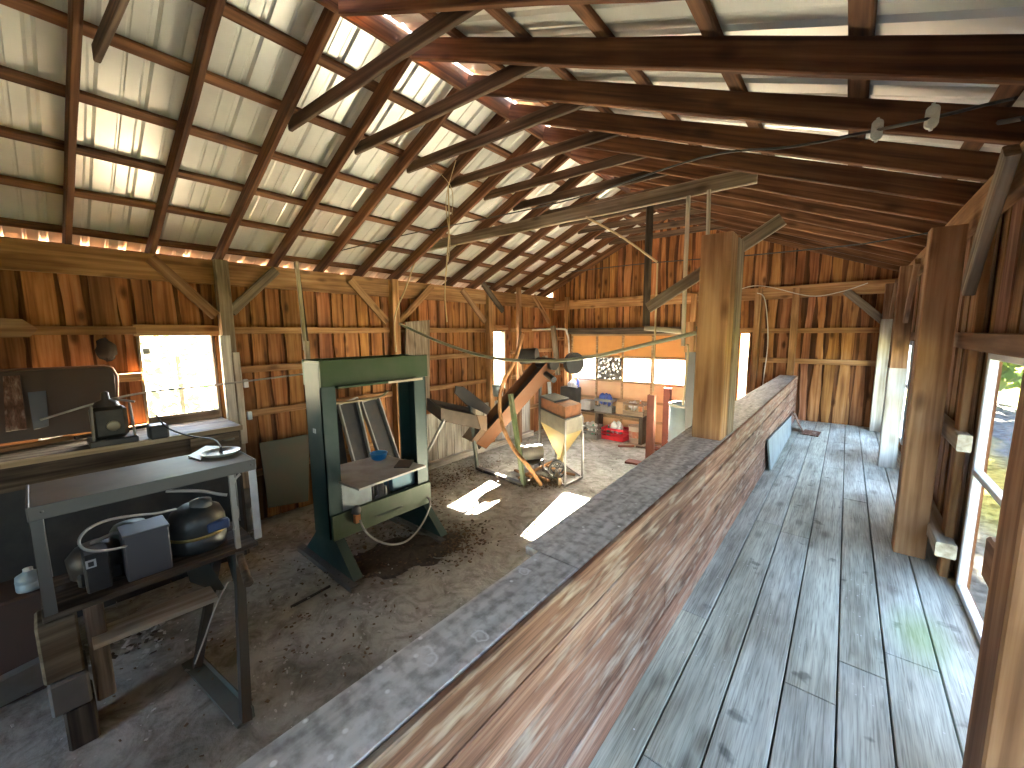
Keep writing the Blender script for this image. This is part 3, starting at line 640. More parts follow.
# conduits, ropes, wires
ZN = plain('dull zinc', C(.5, .48, .44), .4, .6); BLK = plain('black wire insulation', C(.02, .018, .016), .6, dirt=.3); ROPE = plain('straw rope', C(.55, .42, .24), .9, dirt=.3)
def strand(name, pts, r, mat, lb, cat, n=6, k=6): return tag(MB().tube(smooth_pts(pts, k), r, n).build(name, mat), lb, cat)
strand('hanging_hose', [P(400, 324, y=3.1), P(440, 342, y=3.1), P(488, 357, y=3.1), P(540, 361, y=3.1), P(590, 357, y=3.1), P(640, 346, y=3.1), P(696, 333, y=3.1)], .017, plain('olive hose', C(.30, .30, .21), .5, dirt=.3), 'long olive hose sagging from the thick post toward the press', 'hose')
strand('rope', [P(586, 217, y=4.1), P(622, 237, y=4.1), P(657, 262, y=4.1)], .012, ROPE, 'bright taut rope slanting down from the low tie beam', 'rope')
strand('rope', [P(657.5, 263, y=4.1), P(655.5, 320, y=4.12), P(653, 392, y=4.14)], .009, ROPE, 'pale rope hanging straight down left of the thick post', 'rope')
strand('rope', [P(686.5, 345, y=4.2), P(688, 352, y=4.2), P(683, 405, y=4.4)], .012, ROPE, 'pale rope tail hanging above the blue tank', 'rope')
strand('power_wire', [P(1016, 98, x=.45), P(985, 105, x=.38), P(932, 118, y=2.35), P(877, 130, y=2.5), P(790, 147, y=2.9), P(700, 158, y=3.2), P(573, 199, y=3.6), P(483, 219, y=3.6), P(409, 234, y=3.4), P(335, 252, x=-5.3)], .007, BLK, 'long black wire with two white insulators crossing under the rafters', 'wire')
strand('power_wire', [P(934, 232, x=.48), P(880, 241, y=4.9), P(853, 245, y=5.0), P(784, 252, y=5.2), P(741, 256, y=5.4), P(640, 264, y=6), P(560, 273, y=7)], .007, BLK, 'thin black wire crossing the far gable just above its plate', 'wire')
strand('power_cable', [P(1024, 118, x=.5), P(990, 122, x=.46), P(968, 108, x=.42), P(985, 98, x=.5), P(1024, 84, x=.5)], .012, BLK, 'thick black looped cable at the right wall top', 'cable')
strand('thin_wire', [P(757, 293, y=8.3), P(765, 300, y=8.3), P(768, 340, y=8.3), P(764, 375, y=8.3), P(762, 392, y=8.3)], .008, plain('white cable', C(.65, .6, .5), .5, dirt=.2), 'white cable dangling down beside the far stud', 'cable')
strand('thin_wire', [P(741, 289, y=8.3), P(753, 286, y=8.3), P(770, 287, y=8.3), P(810, 296, y=8.3), P(840, 292, y=8.3), P(868, 283, y=8.3)], .007, plain('white cable', C(.65, .6, .5), .5), 'white cable swagged along the far gable plate', 'cable')
for px, py, yy, lb in ((932, 117, 2.35, 'white double insulator on the black wire, nearer the right wall'), (877, 130, 2.5, 'white double insulator on the black wire, farther from the right wall')):
    c = P(px, py, y=yy); m = MB()
    ring = [c+Vector((math.cos(q*math.pi/10)*.021, -.008, math.sin(q*math.pi/10)*.021+(.022 if q < 10 else -.022))) for q in range(20)]
    m.prism(ring, (0, .018, 0))
    for s in (-1, 1): m.lathe(c+Vector((0, -.009, s*.02)), [(.006, 0), (.013, -.004), (.016, .001)], 12, (0, 1, 0))
    m.tube([c+Vector((0, 0, -.05)), c+Vector((0, 0, .05))], .006)
    tag(m.build('wire_insulator', plain('glazed porcelain', C(.75, .78, .68), .25, dirt=.15)), lb, 'insulator')
strand('rope', [P(417, 256, x=-5.35), P(405, 290, x=-5.4), P(395, 317, x=-5.45), P(396, 352, x=-5.5)], .014, ROPE, 'pale rope running down beside the post behind the press', 'rope')
strand('rope', [P(448, 180, y=3.4), P(449, 230, y=3.4), P(445, 290, y=3.45), P(447, 322, y=3.45)], .009, ROPE, 'frayed hanging rope left of the narrow window', 'rope')
strand('rope', [P(421, 157, y=2.85), P(450, 185, y=2.85), P(452, 215, y=2.85)], .004, ROPE, 'thin string looped between two ties', 'string')
strand('rope', [P(456, 160, y=2.8), P(446, 200, y=2.8), P(450, 240, y=2.8), P(448, 262, y=2.8)], .004, ROPE, 'loose string hanging from a collar tie', 'string')
a, b = P(294, 262, x=-4.6), P(303, 350, x=-4.6)
beam('wood_pole', a+Vector((.06, 0, 0)), b+Vector((.06, 0, 0)), .034, .034, w_pale(), 'tan wooden pole hanging upright left of the press top', 'pole', up=(0, 1, 0))
a, b = P(296, 262, x=-4.65), P(307, 345, x=-4.65)
beam('wood_board', a, b, .075, .02, w_dark(), 'dark narrow board hanging behind the tan pole', 'board', up=(0, 1, 0))
strand('wooden_dowel', [P(306.5, 341, x=-4.5), P(308, 366, x=-4.5)], .03, w_pale(2), 'fat pale wooden handle hanging at the press corner', 'handle', 10)
strand('copper_pipe', [P(40, 392+28, x=-5.2), P(130, 395, x=-5.2), P(215, 385, x=-5.3), P(303, 374, x=-5.0)], .010, ZN, 'thin steel rod running level across the square window', 'rod')
post2(XL+.14, XL+.20, 1.40, 1.50, -1.3, .0, w_white(), 'whitish split plank upright beside the square window', 'plank', 'plank')
post2(XL+.14, XL+.19, 1.51, 1.58, -1.3, -.2, w_pale(), 'pale plank leaning on the window post', 'plank', 'plank')
tag(MB().cbox(XL+.20, XL+.24, 1.58, 1.63, -.62, -.52).build('outlet_box', WP), 'small white outlet box on the window post, upper of two', 'outlet')
tag(MB().cbox(XL+.16, XL+.20, 1.60, 1.65, -1.02, -.92).build('outlet_box', WP), 'small white outlet box on the window post, lower of two', 'outlet')
# ================================================================== things on the floor
GR = plain('dark green machine paint', C(.020, .050, .016), .42, .1, dirt=.35, dirtcol=(.06, .065, .04, 1)); TEAL = plain('teal green machine paint', C(.020, .050, .042), .45, .1, dirt=.3, dirtcol=(.07, .085, .075, 1))
STEEL = plain('dull steel', C(.22, .21, .20), .5, .5, dirt=.6); DSTEEL = plain('dark steel', C(.06, .06, .06), .5, .5, dirt=.5); LSTEEL = plain('dusty light steel', C(.36, .36, .34), .55, .3, dirt=.55, dirtcol=(.2, .17, .13, 1))
RUST = plain('rusty red steel', C(.16, .045, .025), .7, .1, dirt=.5, dirtcol=(.07, .03, .02, 1)); ORUST = plain('orange rust', C(.27, .105, .04), .75, .1, dirt=.7, dirtcol=(.12, .06, .03, 1), scale=9)
BLACK = plain('grimy black', C(.018, .018, .018), .55, dirt=.4, dirtcol=(.06, .055, .05, 1)); BLUE = plain('blue plastic', C(.02, .22, .50), .35, dirt=.1)
GREYP = plain('grey painted steel', C(.11, .108, .10), .5, .1, dirt=.5, dirtcol=(.1, .09, .08, 1)); PALEG = plain('pale grey painted steel', C(.42, .45, .47), .5, .1, dirt=.4)
RUB = plain('grey rubber hose', C(.38, .37, .34), .5, dirt=.35)
# ---- green shop press
x0, x1 = -4.13, -3.80
yn0, yn1 = P(318, 362, x=x1).y, P(336, 400, x=x1).y; yf0, yf1 = P(415, 400, x=x1).y, P(426, 400, x=x1).y
ZB = -2.03
pr = thing('shop_press', 'tall green H-frame shop press standing on the dirty floor', 'press', ((x0+x1)/2, (yn0+yf1)/2, ZF))
def channel(a, b, s, zb, zt):        # web on side s, flanges front and back
    m = MB(); t = .012
    w0, w1 = (a, a+t) if s < 0 else (b-t, b)
    m.box(x0, x1, w0, w1, zb, zt); m.box(x1-t, x1, a, b, zb, zt); m.box(x0, x0+t, a, b, zb, zt); return m
channel(yn0, yn1, -1, ZB, -.27).build('column', TEAL, pr); channel(yf0, yf1, 1, ZB, -.27).build('column', TEAL, pr)
m = MB(); zt, zb = P(318, 361, x=x1+.02).z, P(319.4, 388, x=x1+.02).z
m.cbox(x1, x1+.025, yn0, yf1+.02, zb, zt, .004); m.cbox(x0-.025, x0, yn0, yf1+.02, zb, zt, .004)
for y in (yn0+.02, (yn0+yf1)/2, yf1-.02): m.box(x0, x1, y-.01, y+.01, zb+.02, zt-.01)
m.cbox(x1-.05, x1+.06, yn1, yf0, zb-.025, zb+.0, .004)
m.build('top_beam', GR, pr)
m = MB(); zt = P(327, 521, x=x1+.03).z; zb = P(327, 545, x=x1+.03).z
m.cbox(x1, x1+.03, yn0+.02, yf1, zb, zt+.02, .004); m.box(x1-.03, x1, yn0+.14, yf1, zt+.01, zt+.02); m.cbox(x0-.03, x0, yn0+.02, yf1, zb, zt+.02, .004)
m.build('lower_beam', plain('olive green paint', C(.04, .065, .025), .5, .1, dirt=.4, dirtcol=(.10, .10, .07, 1)), pr); ZLB = zt
for y in (yn0, yf0):
    m = MB(); ww = y+.035
    m.prism([(x1+.0, ww, ZB+.02), (x1+.36, ww, ZF+.05), (x0-.34, ww, ZF+.05), (x0, ww, ZB+.02)], (0, .012, 0))
    m.prism([(x1-.02, ww+.012, ZB), (x1+.34, ww+.012, ZF+.05), (x1+.34, ww+.10, ZF+.05), (x1-.02, ww+.10, ZB)], (.006, 0, .004))
    m.build('foot_gusset', TEAL, pr)
    m = MB(); m.cbox(x0-.42, x1+.42, y-.03, y+.045, ZF+.04, ZF+.055, .002); m.cbox(x0-.42, x1+.42, y-.035, y-.028, ZF, ZF+.055, .002)
    for k in range(6): m.lathe((x0-.3+k*.19, y, ZF+.055), [(.012, 0), (.012, .01), (0, .012)], 6)
    m.build('foot_rail', GREYP, pr)
m = MB(); c = Vector((x1-.13, (yn1+yf0)/2+.05, ZLB-.16)); m.lathe(c, [(0, 0), (.07, 0), (.07, .14), (.035, .15), (.035, .29), (0, .3)], 16)
for dx, dy in ((.09, 0), (-.09, 0), (0, .1), (0, -.1)): m.tube(smooth_pts([c+Vector((dx, dy, .05)), c+Vector((dx, dy, .29))]), .014, 8)
m.box(c.x-.16, c.x+.16, c.y-.17, c.y+.17, c.z+.0, c.z+.02); m.build('ram', STEEL, pr)
zt_ = -1.46
A, B_, Cc, D, E_ = P(322, 469, z=zt_), P(383, 454, z=zt_), P(426, 465.5, z=zt_), P(359, 489, z=zt_), P(331, 479, z=zt_)
MB().prism([A, B_, Cc, D, E_], (0, 0, -.02)).build('press_table', LSTEEL, pr)
m = MB(); m.cbox(x1-.16, x1-.0, yn1-.02, yn1+.33, ZLB+.02, zt_-.03, .01); m.build('pump_box', plain('pale blue grey steel', C(.30, .36, .37), .5, .2, dirt=.4), pr)
m = MB(); m.cbox(x0+.08, x1-.06, yf0-.32, yf0, ZLB+.02, zt_-.05, .012); m.build('tray_block', plain('dusty blue steel', C(.07, .17, .23), .5, .2, dirt=.3), pr)
v = P(357, 517, x=x1+.07); m = MB(); m.cbox(v.x-.025, v.x+.025, v.y-.03, v.y+.03, v.z-.06, v.z+.03, .006); m.build('pump_valve', plain('orange valve', C(.6, .2, .05), .5, dirt=.3), pr)
m = MB(); m.lathe(v+Vector((-.02, -.0, .03)), [(0, 0), (.045, 0), (.045, .05), (.02, .08), (0, .08)], 12, (0, .3, 1)); m.build('pump_head', GREYP, pr)
pts = [P(360, 520, x=-3.68), P(366, 532, x=-3.6), P(378, 541, x=-3.55), P(393, 544.5, x=-3.52), P(408, 540, x=-3.55), P(421, 526, x=-3.6), P(429, 509, x=-3.66), P(430, 501, x=-3.72), P(427, 497, x=-3.78)]
MB().tube(smooth_pts(pts), .011, 8).build('hose', RUB, pr)
m = MB(); m.tube(smooth_pts([P(329, 404, x=-4.2), P(355, 401, x=-4.2), P(379, 397, x=-4.2), P(388, 391, x=-4.2)]), .015); m.build('crank_bar', plain('worn brass steel', C(.35, .28, .16), .4, .6, dirt=.5), pr)
m = MB(); m.box(x1+.062, x1+.066, yn1+.55, yn1+1.0, P(360, 385, x=x1+.06).z-.02, P(360, 385, x=x1+.06).z+.006); m.build('edge_strip', plain('worn paint edge', C(.45, .38, .28), .6, dirt=.4), pr)
p = P(314.5, 431, y=yn0-.001); MB().box(p.x-.028, p.x+.028, yn0-.004, yn0+.001, p.z-.022, p.z+.022).build('data_plate', PALEG, pr)
# bowl and paper on the press table
c = P(379, 459.5, z=zt_+.001); tag(MB().lathe(c, [(0, 0), (.055, 0), (.085, .02), (.095, .075), (.10, .078), (.10, .084), (.09, .084), (.08, .03), (.05, .012), (0, .012)], 24).build('bowl', BLUE), 'bright blue plastic bowl on the press table', 'bowl')
c = P(405, 464, z=zt_+.001); m = MB(); m.prism([c+Vector((-.14, .02, 0)), c+Vector((.02, -.16, 0)), c+Vector((.15, -.05, 0)), c+Vector((-.02, .14, 0))], (0, 0, .012)); tag(m.build('flat_plate', DSTEEL), 'dark flat steel plate lying on the press table', 'plate')
# ---- sheet leaning left of press, troughs behind press
def leaning(name, q, th, mat, lb, cat):       # q: four corners
    n = (q[1]-q[0]).cross(q[3]-q[0]).normalized()*th
    return tag(MB().prism(q, n).build(name, mat), lb, cat)
q = [P(268, 508, x=-5.42), P(308, 501, x=-5.42), P(309, 434, x=-5.60), P(259, 443, x=-5.60)]
leaning('metal_sheet', q, .012, plain('dull olive sheet', C(.07, .075, .045), .6, .2, dirt=.6, dirtcol=(.11, .065, .035, 1), scale=3), 'dull olive metal sheet leaning on the left wall beside the press', 'sheet')
for a, b, c_, d, lb in (((337.4, 405.6), (355.6, 398.5), (352, 459), (368, 452), 'dusty metal trough leaning behind the press, left one'), ((360, 403), (376.6, 397.5), (378, 456), (394, 449), 'dusty metal trough leaning behind the press, right one')):
    a, b = P(*a, x=-5.42), P(*b, x=-5.42); c_, d = P(*c_, x=-5.15), P(*d, x=-5.15)
    ext = 1.62; c_ = a+(c_-a)*ext; d = b+(d-b)*ext; nrm = (b-a).cross(c_-a).normalized(); nrm = nrm if nrm.x > 0 else -nrm
    t = thing('feed_trough', lb, 'trough', c_, 'troughs behind the press'); m = MB(); m.prism([a, b, d, c_], -nrm*.006); m.build('trough_bed', DSTEEL, t)
    for e0, e1 in ((a, c_), (b, d), (a, b)):
        mm = MB(); mm.bar(e0+nrm*.035, e1+nrm*.035, .02, .08, nrm); mm.build('trough_side', LSTEEL, t)
q = [P(336, 500, x=-5.30), P(352, 500, x=-5.30), P(338, 408, x=-5.5), P(329, 412, x=-5.5)]
leaning('dark_board', q, .03, BLACK, 'black board leaning at the wall behind the press', 'board')
q = [P(405, 350, x=-5.48), P(405, 380+30, x=-5.45), P(429, 380+30, x=-5.45), P(429, 320, x=-5.52), P(405, 322, x=-5.52)]
leaning('weathered_sheet', q, .02, w_grey(2), 'grey weathered panel standing behind the right press column', 'panel')
# pale lower boards along left wall, far end
a, b = P(431, 401, x=-5.62), P(520, 377, x=-5.62)
m = MB(); y = 4.0
while y < 7.4: m.cbox(XL+.06, XL+.085, y+.004, y+.19, ZF, -1.42, .003, random.uniform(.7, 1.1)); y += .2
tag(m.build('wainscot_boards', w_white(2)), 'whitewashed low boarding along the left wall behind the conveyor', 'boarding')
tag(MB().cbox(XL+.09, XL+.19, 3.9, 7.4, ZF, ZF+.12, .01).build('floor_beam', w_white(1)), 'dusty sill timber on the floor along the left wall', 'timber')

# ---- steel table raised on a block stack and a trestle
TZ = -.90; TX0, TX1, TY0, TY1 = -3.80, -3.26, -.10, .97
tb = thing('steel_table', 'grey steel topped table with a low shelf, left of the press', 'table', (-3.5, .45, ZF+.9))
MB().cbox(TX0, TX1, TY0, TY1, TZ-.012, TZ, .004).build('tabletop', plain('dirty table steel', C(.17, .15, .12), .6, .3, dirt=.6, dirtcol=(.09, .07, .05, 1), scale=4), tb)
m = MB(); m.cbox(TX1-.012, TX1+.004, TY0, TY1, TZ-.075, TZ+.004, .003); m.cbox(TX0, TX0+.012, TY0, TY1, TZ-.075, TZ-.012, .003); m.cbox(TX0, TX1, TY1-.01, TY1+.004, TZ-.075, TZ+.003, .003); m.cbox(TX0, TX1, TY0-.004, TY0+.01, TZ-.075, TZ+.003, .003)
for y in (TY0+.05, TY1-.03): m.lathe((TX1+.004, y, TZ-.03), [(.008, 0), (.008, .004), (0, .005)], 8, (1, 0, 0))
m.build('apron', GREYP, tb)
p = P(61, 612, x=TX1); ZS = p.z
def leg(xa, ya, zb, sx, sy, mat, w=.045):
    m = MB(); m.cbox(xa, xa+sx*w, ya, ya+sy*.006, zb, TZ-.012, .002); m.cbox(xa, xa+sx*.006, ya, ya+sy*w, zb, TZ-.012, .002); m.build('leg', mat, tb)
leg(TX1, TY0, ZS, -1, 1, GREYP, .05); leg(TX0, TY0, ZS, 1, 1, LSTEEL); leg(TX0, TY1, ZS, 1, -1, LSTEEL); leg(TX1, TY1, P(257, 539, x=TX1).z, -1, -1, PALEG, .05)
m = MB(); 
for i in range(3): m.cbox(TX0+.18*i, TX0+.18*i+.176, TY0-.01, TY1-.03, ZS-.035, ZS, .004, random.uniform(.8, 1.1))
m.build('shelf', w_dark(1), tb)
# trestle at the right end
tr = thing('steel_trestle', 'dark steel trestle holding up the right end of the steel table', 'trestle', (-2.95, .65, ZF))
f0 = P(246, 722, z=ZF+.01); l0 = P(231, 476, x=TX1-.02); 
m = MB(); m.bar(f0+Vector((0, 0, .0)), Vector((TX1-.02, l0.y, ZS-.04)), .055, .05, (1, 0, 0)); m.build('leg', DSTEEL, tr)
MB().bar(Vector((TX1-.02, l0.y+.0, ZS-.04)), Vector((TX1-.02, l0.y, TZ-.08)), .03, .03, (1, 0, 0)).build('upright', LSTEEL, tr)
f1 = P(190, 662, z=ZF+.01); m = MB(); m.bar(f1+Vector((0, 0, .012)), f0+Vector((.01, 0, .012)), .10, .02); m.bar(f1+(f1-f0).normalized()*0+Vector((0, .045, .04)), f0+Vector((0, .045, .04)), .008, .06); m.build('foot', plain('grey green foot', C(.12, .14, .12), .5, .2, dirt=.5), tr)
b1 = f1+(f0-f1)*.15; m = MB(); m.bar(b1+Vector((0, 0, .02)), Vector((-3.70, l0.y-.0, ZS-.05)), .05, .05, (1, 0, 0)); m.build('leg', DSTEEL, tr)
q0 = Vector((TX1-.02, l0.y, ZS-.04)); mid = q0+(f0-q0)*.35
m = MB(); m.prism([q0+Vector((0, .01, 0)), q0+Vector((-.42, .01, 0)), q0+Vector((-.40, .01, -.16)), mid+Vector((0, .01, -.1))], (0, .012, 0)); m.build('gusset', plain('dark green plate', C(.05, .08, .07), .5, .2, dirt=.5), tr)
pl_ = [P(186, 566, x=-3.42), P(205, 557, x=-3.42), P(226, 590, x=-3.40), P(212, 590, x=-3.42), P(190, 582, x=-3.42)]; MB().prism(pl_, (-.012, 0, 0)).build('side_plate', plain('dark olive plate', C(.07, .075, .06), .5, .2, dirt=.4), tr)
# beam between stack and trestle, block stack, log
a, b = P(92, 640, x=-3.32), P(214, 593, x=-3.32)
beam('timber_beam', a, b, .20, .03, w_pale(), 'grey plank with a reddish edge spanning under the steel table', 'plank')
sy0, sy1 = P(58, 650, x=-3.30).y, P(88, 650, x=-3.30).y; sx0, sx1 = -3.52, -3.32
zz = [ZF, ZF+.27, ZF+.30, ZF+.47, ZS-.04]; m = MB()
tag(MB().cbox(sx0, sx1+.04, sy0-.02, sy1, ZF, ZF+.26, .012).build('wood_block', w_dark(2)), 'bark-edged dark block at the bottom of the stack under the table', 'block')
tag(MB().cbox(sx0-.02, sx1+.05, sy0-.06, sy1-.01, ZF+.26, ZF+.46, .012).build('wood_block', plain('dull grey block', C(.14, .13, .12), .8, dirt=.5)), 'grey block in the middle of the stack under the table', 'block')
tag(MB().cbox(sx0, sx1+.03, sy0-.07, sy1-.02, ZF+.46, ZS-.06, .012).build('wood_block', wood('dark tan block', C(.08, .06, .04), C(.14, .11, .075), C(.2, .16, .11), 1)), 'brown wood block on top of the stack under the table', 'block')
tag(MB().cbox(sx0+.02, sx1, sy1+.005, sy1+.09, ZF+.2, ZS-.04, .01).build('wood_prop', w_grey(2)), 'grey upright prop beside the block stack under the table', 'prop')
a = P(240, 556, x=-3.2); bq = P(249, 584, x=-2.95); 
m = MB(); m.tube([a, bq], [.022, .028], 12); tag(m.build('log', w_dark(1)), 'short round log end sticking out beside the trestle top', 'log')
a, b = P(0, 690, z=ZF+.12), P(44, 662, z=ZF+.12)
leaning('stone_slab', [P(-8, 705, z=ZF+.05), P(42, 680, z=ZF+.05), P(42, 655, z=ZF+.25), P(-8, 680, z=ZF+.25)], .05, plain('grey slab', C(.2, .2, .19), .8, dirt=.4), 'grey slab lying tilted at the lower left floor', 'slab')
# things under / on the shelf
def ax(px, py, y=None, x=None, z=None): return P(px, py, x=x, y=y, z=z)
a = P(124, 571, z=ZS+.0); 
t = thing('control_box', 'plain dark grey box standing on the table shelf', 'box', (-3.38, .33, ZS))
y0, y1 = P(124, 550, x=-3.32).y, P(171, 545, x=-3.32).y; zt = P(124, 537, x=-3.32).z
m = MB(); m.cbox(-3.52, -3.32, y0, y1, ZS, zt, .008); m.build('case', plain('slate grey case', C(.075, .08, .095), .5, .2, dirt=.2), t)
m = MB(); m.cbox(-3.53, -3.312, y0-.005, y1+.005, zt-.015, zt+.004, .004); m.build('lid', plain('slate grey case', C(.075, .08, .095), .5, .2), t)
y0, y1 = P(83, 565, x=-3.35).y, P(110, 560, x=-3.35).y; zt = P(84, 557, x=-3.35).z
t = thing('switch_box', 'small dark switch box with a white square on the shelf', 'box', (-3.4, (y0+y1)/2, ZS))
MB().cbox(-3.5, -3.35, y0, y1, ZS, zt, .01).build('case', BLACK, t)
c = P(91, 564, x=-3.348); m = MB(); m.box(-3.350, -3.345, c.y-.022, c.y+.022, c.z-.024, c.z+.024); m.build('switch_plate', plain('grey white plate', C(.5, .5, .5), .5, dirt=.2), t)
m = MB(); m.box(-3.346, -3.342, c.y-.012, c.y+.012, c.z-.014, c.z+.014); m.build('socket', BLACK, t)
# compressor tank
y0, y1 = P(166, 520, x=-3.5).y, P(226, 510, x=-3.5).y; c = Vector((-3.55, (y0+y1)/2, ZS)); rr = (y1-y0)/2
t = thing('compressor', 'big round dark compressor with brass trim under the table', 'compressor', c)
MB().lathe(c, [(0, 0), (rr*.95, .0), (rr, .03), (rr, .10), (rr*.97, .105), (rr*1.02, .12), (rr*1.0, .2), (rr*.85, .27), (rr*.5, .31), (0, .32)], 28).build('tank', plain('dusty dark compressor shell', C(.06, .06, .055), .4, .4, dirt=.5, dirtcol=(.2, .19, .16, 1)), t)
MB().lathe(c+Vector((0, 0, .105)), [(rr*1.0, 0), (rr*1.05, .0), (rr*1.05, .02), (rr*1.0, .02)], 28).build('band', plain('brass trim', C(.45, .33, .10), .4, .6, dirt=.4), t)
MB().lathe(c+Vector((.03, .03, .28)), [(0, 0), (rr*.4, 0), (rr*.38, .06), (0, .08)], 16).build('cap', GREYP, t)
m = MB(); m.cbox(c.x+rr*.7, c.x+rr*1.03, c.y+.02, c.y+.16, ZS+.13, ZS+.2, .01); m.build('blue_label', plain('blue label', C(.05, .09, .2), .5, dirt=.3), t)
for ang in (20, 140, 260):
    MB().cbox(c.x+math.cos(R(ang))*rr*.7-.03, c.x+math.cos(R(ang))*rr*.7+.03, c.y+math.sin(R(ang))*rr*.7-.03, c.y+math.sin(R(ang))*rr*.7+.03, ZS-.0, ZS+.02).build('foot', DSTEEL, t)
# electric motor
y0, y1 = P(112, 528, x=-3.6).y, P(147, 520, x=-3.6).y; c = Vector((-3.64, (y0+y1)/2, ZS+.17)); rr = .10
t = thing('electric_motor', 'round grey green motor behind the dark grey box on shelf', 'motor', (c.x, c.y, ZS))
MB().lathe(c+Vector((0, 0, .04)), [(0, -.08), (rr, -.08), (rr, .03), (rr*.8, .06), (0, .07)], 20).build('motor_body', plain('dusty green motor', C(.15, .18, .16), .5, .2, dirt=.4), t)
MB().cbox(c.x-.1, c.x+.1, c.y-.1, c.y+.1, ZS, ZS+.13, .01).build('motor_base', BLACK, t)
t = thing('gas_engine', 'low dark engine at the left end of the table shelf', 'engine', (-3.6, .12, ZS))
c = Vector((-3.58, P(95, 540, x=-3.58).y, ZS+.14)); MB().lathe(c, [(0, -.10), (.13, -.10), (.14, .02), (.10, .07), (.05, .09), (0, .09)], 20).build('flywheel_cover', DSTEEL, t)
MB().cbox(c.x-.12, c.x+.12, c.y-.1, c.y+.1, ZS, ZS+.09, .015).build('engine_block', BLACK, t)
MB().tube([c+Vector((.02, -.02, .09)), c+Vector((.05, .08, .13)), c+Vector((.02, .14, .1))], .012).build('lever', STEEL, t)
strand('air_hose', [P(129, 545, x=-3.33), P(115, 549, x=-3.31), P(97, 551, x=-3.3), P(84, 549, x=-3.3), P(79, 541, x=-3.3), P(87, 530, x=-3.3), P(105, 521, x=-3.32), P(130, 516, x=-3.34), P(158, 513, x=-3.38), P(176, 509, x=-3.42)], .008, RUB, 'pale looping hose in front of the motors on the shelf', 'hose')
strand('steel_tube', [P(166, 491, x=-3.4), P(200, 491, x=-3.38), P(218, 494, x=-3.36), P(227, 495, x=-3.34)], .011, RUB, 'pale pipe lying across the top of the compressor', 'pipe')
strand('cord', [P(240, 474, x=-3.3), P(234, 482, x=-3.28), P(233, 500, x=-3.3), P(238, 512, x=-3.3), P(234, 530, x=-3.26)], .009, RUB, 'grey cord looped over the table corner by the trestle', 'cord')
strand('cord', [P(228, 582, x=-3.1), P(216, 606, x=-3.05), P(204, 640, x=-3.0), P(195, 664, x=-3.0)], .005, RUB, 'thin pale cord hanging down behind the trestle leg', 'cord')
strand('cord', [P(156, 415, x=-4.6), P(168, 428, x=-4.55), P(190, 436, x=-4.45), P(215, 440, x=-4.0), P(222, 452, x=-3.6)], .007, BLK, 'dark cord trailing from the bench onto the steel table', 'cord')
# white bucket and jug
c = P(247, 529, z=ZF); c.z = ZF+.30; t = thing('bucket', 'white plastic bucket on the floor behind the trestle', 'bucket', (c.x, c.y, ZF))
MB().lathe((c.x, c.y, c.z-.3), [(0, 0), (.11, 0), (.14, .30), (.145, .31), (.13, .31), (.11, .02), (0, .02)], 20).build('bucket_body', plain('dirty white plastic', C(.5, .5, .47), .45, dirt=.5), t)
tag(MB().lathe((c.x+.0, c.y, c.z+.01), [(0, 0), (.12, 0), (.13, .15), (.1, .2), (0, .22)], 18).build('tin_can', plain('grey can', C(.3, .32, .3), .5, .3, dirt=.5)), 'rounded grey can stacked on the white bucket', 'can')
c = P(31, 588, x=-4.15); t = thing('jug', 'blue and white plastic jug at the left edge under the bench', 'jug', c)
MB().lathe(c, [(0, 0), (.062, 0), (.066, .01), (.066, .05), (.058, .056), (.066, .062), (.062, .10), (.03, .12), (.022, .13), (0, .13)], 18).build('jug_body', plain('pale blue plastic', C(.28, .36, .42), .35, dirt=.25), t)
MB().lathe(c+Vector((0, 0, .13)), [(.024, 0), (.024, .015), (0, .017)], 12).build('cap', plain('white cap', C(.7, .7, .7), .4, dirt=.1), t)
tag(MB().cbox(c.x-.28, c.x+.10, c.y-.5, c.y+.10, ZF, c.z-.002, .015).build('wooden_box', plain('red brown box', C(.055, .028, .02), .8, dirt=.6, dirtcol=(.04, .03, .025, 1))), 'dark red-brown box under the jug at the left edge', 'box')
c = P(202, 453, x=None, z=TZ+.0); c = P(221, 454, z=TZ+.001)
t = thing('round_dish', 'round pale glass dish on the right end of steel table', 'dish', c)
MB().lathe(c, [(0, 0), (.10, 0), (.125, .018), (.13, .024), (.122, .024), (.09, .01), (0, .008)], 32).build('dish', plain('cloudy glass', C(.42, .42, .37), .3, dirt=.3), t)
MB().tube([c+Vector((-.02, 0, .01)), c+Vector((-.02, .01, .05))], .006).build('stem', DSTEEL, t)
tag(MB().prism([P(188, 457, z=TZ+.002), P(200, 461, z=TZ+.002), P(222, 447, z=TZ+.002), P(206, 447, z=TZ+.002)], (0, 0, .01)).build('metal_offcut', STEEL), 'flat metal offcut beside the glass dish', 'offcut')

# ---- workbench along left wall
BZ = -.95; BX = P(231, 427, z=BZ).x; BY1 = 1.36
wb = thing('workbench', 'long dark wooden workbench against the left wall', 'workbench', ((XL+BX)/2, -.6, ZF))
m = MB(); w = (BX-XL-.05)/4
for i in range(4): m.cbox(XL+.06+w*i, XL+.06+w*i+w-.004, YB+.05, BY1, BZ-.04, BZ, .004, random.uniform(.75, 1.1))
m.build('worktop', wood('dirty bench top', C(.10, .085, .065), C(.20, .175, .14), C(.32, .29, .24), 1), wb)
MB().cbox(BX-.004, BX+.02, YB+.05, BY1, BZ-.045, BZ+.004, .004).build('front_edge', wood('tan bench edge', C(.26, .2, .12), C(.40, .32, .21), C(.5, .42, .3), 1), wb)
MB().cbox(BX-.03, BX-.006, YB+.05, BY1-.02, BZ-.24, BZ-.046, .004).build('apron', w_dark(1), wb)
MB().cbox(XL+.08, BX-.02, BY1-.05, BY1-.01, BZ-.24, BZ-.046, .004).build('end_apron', w_grey(0), wb)
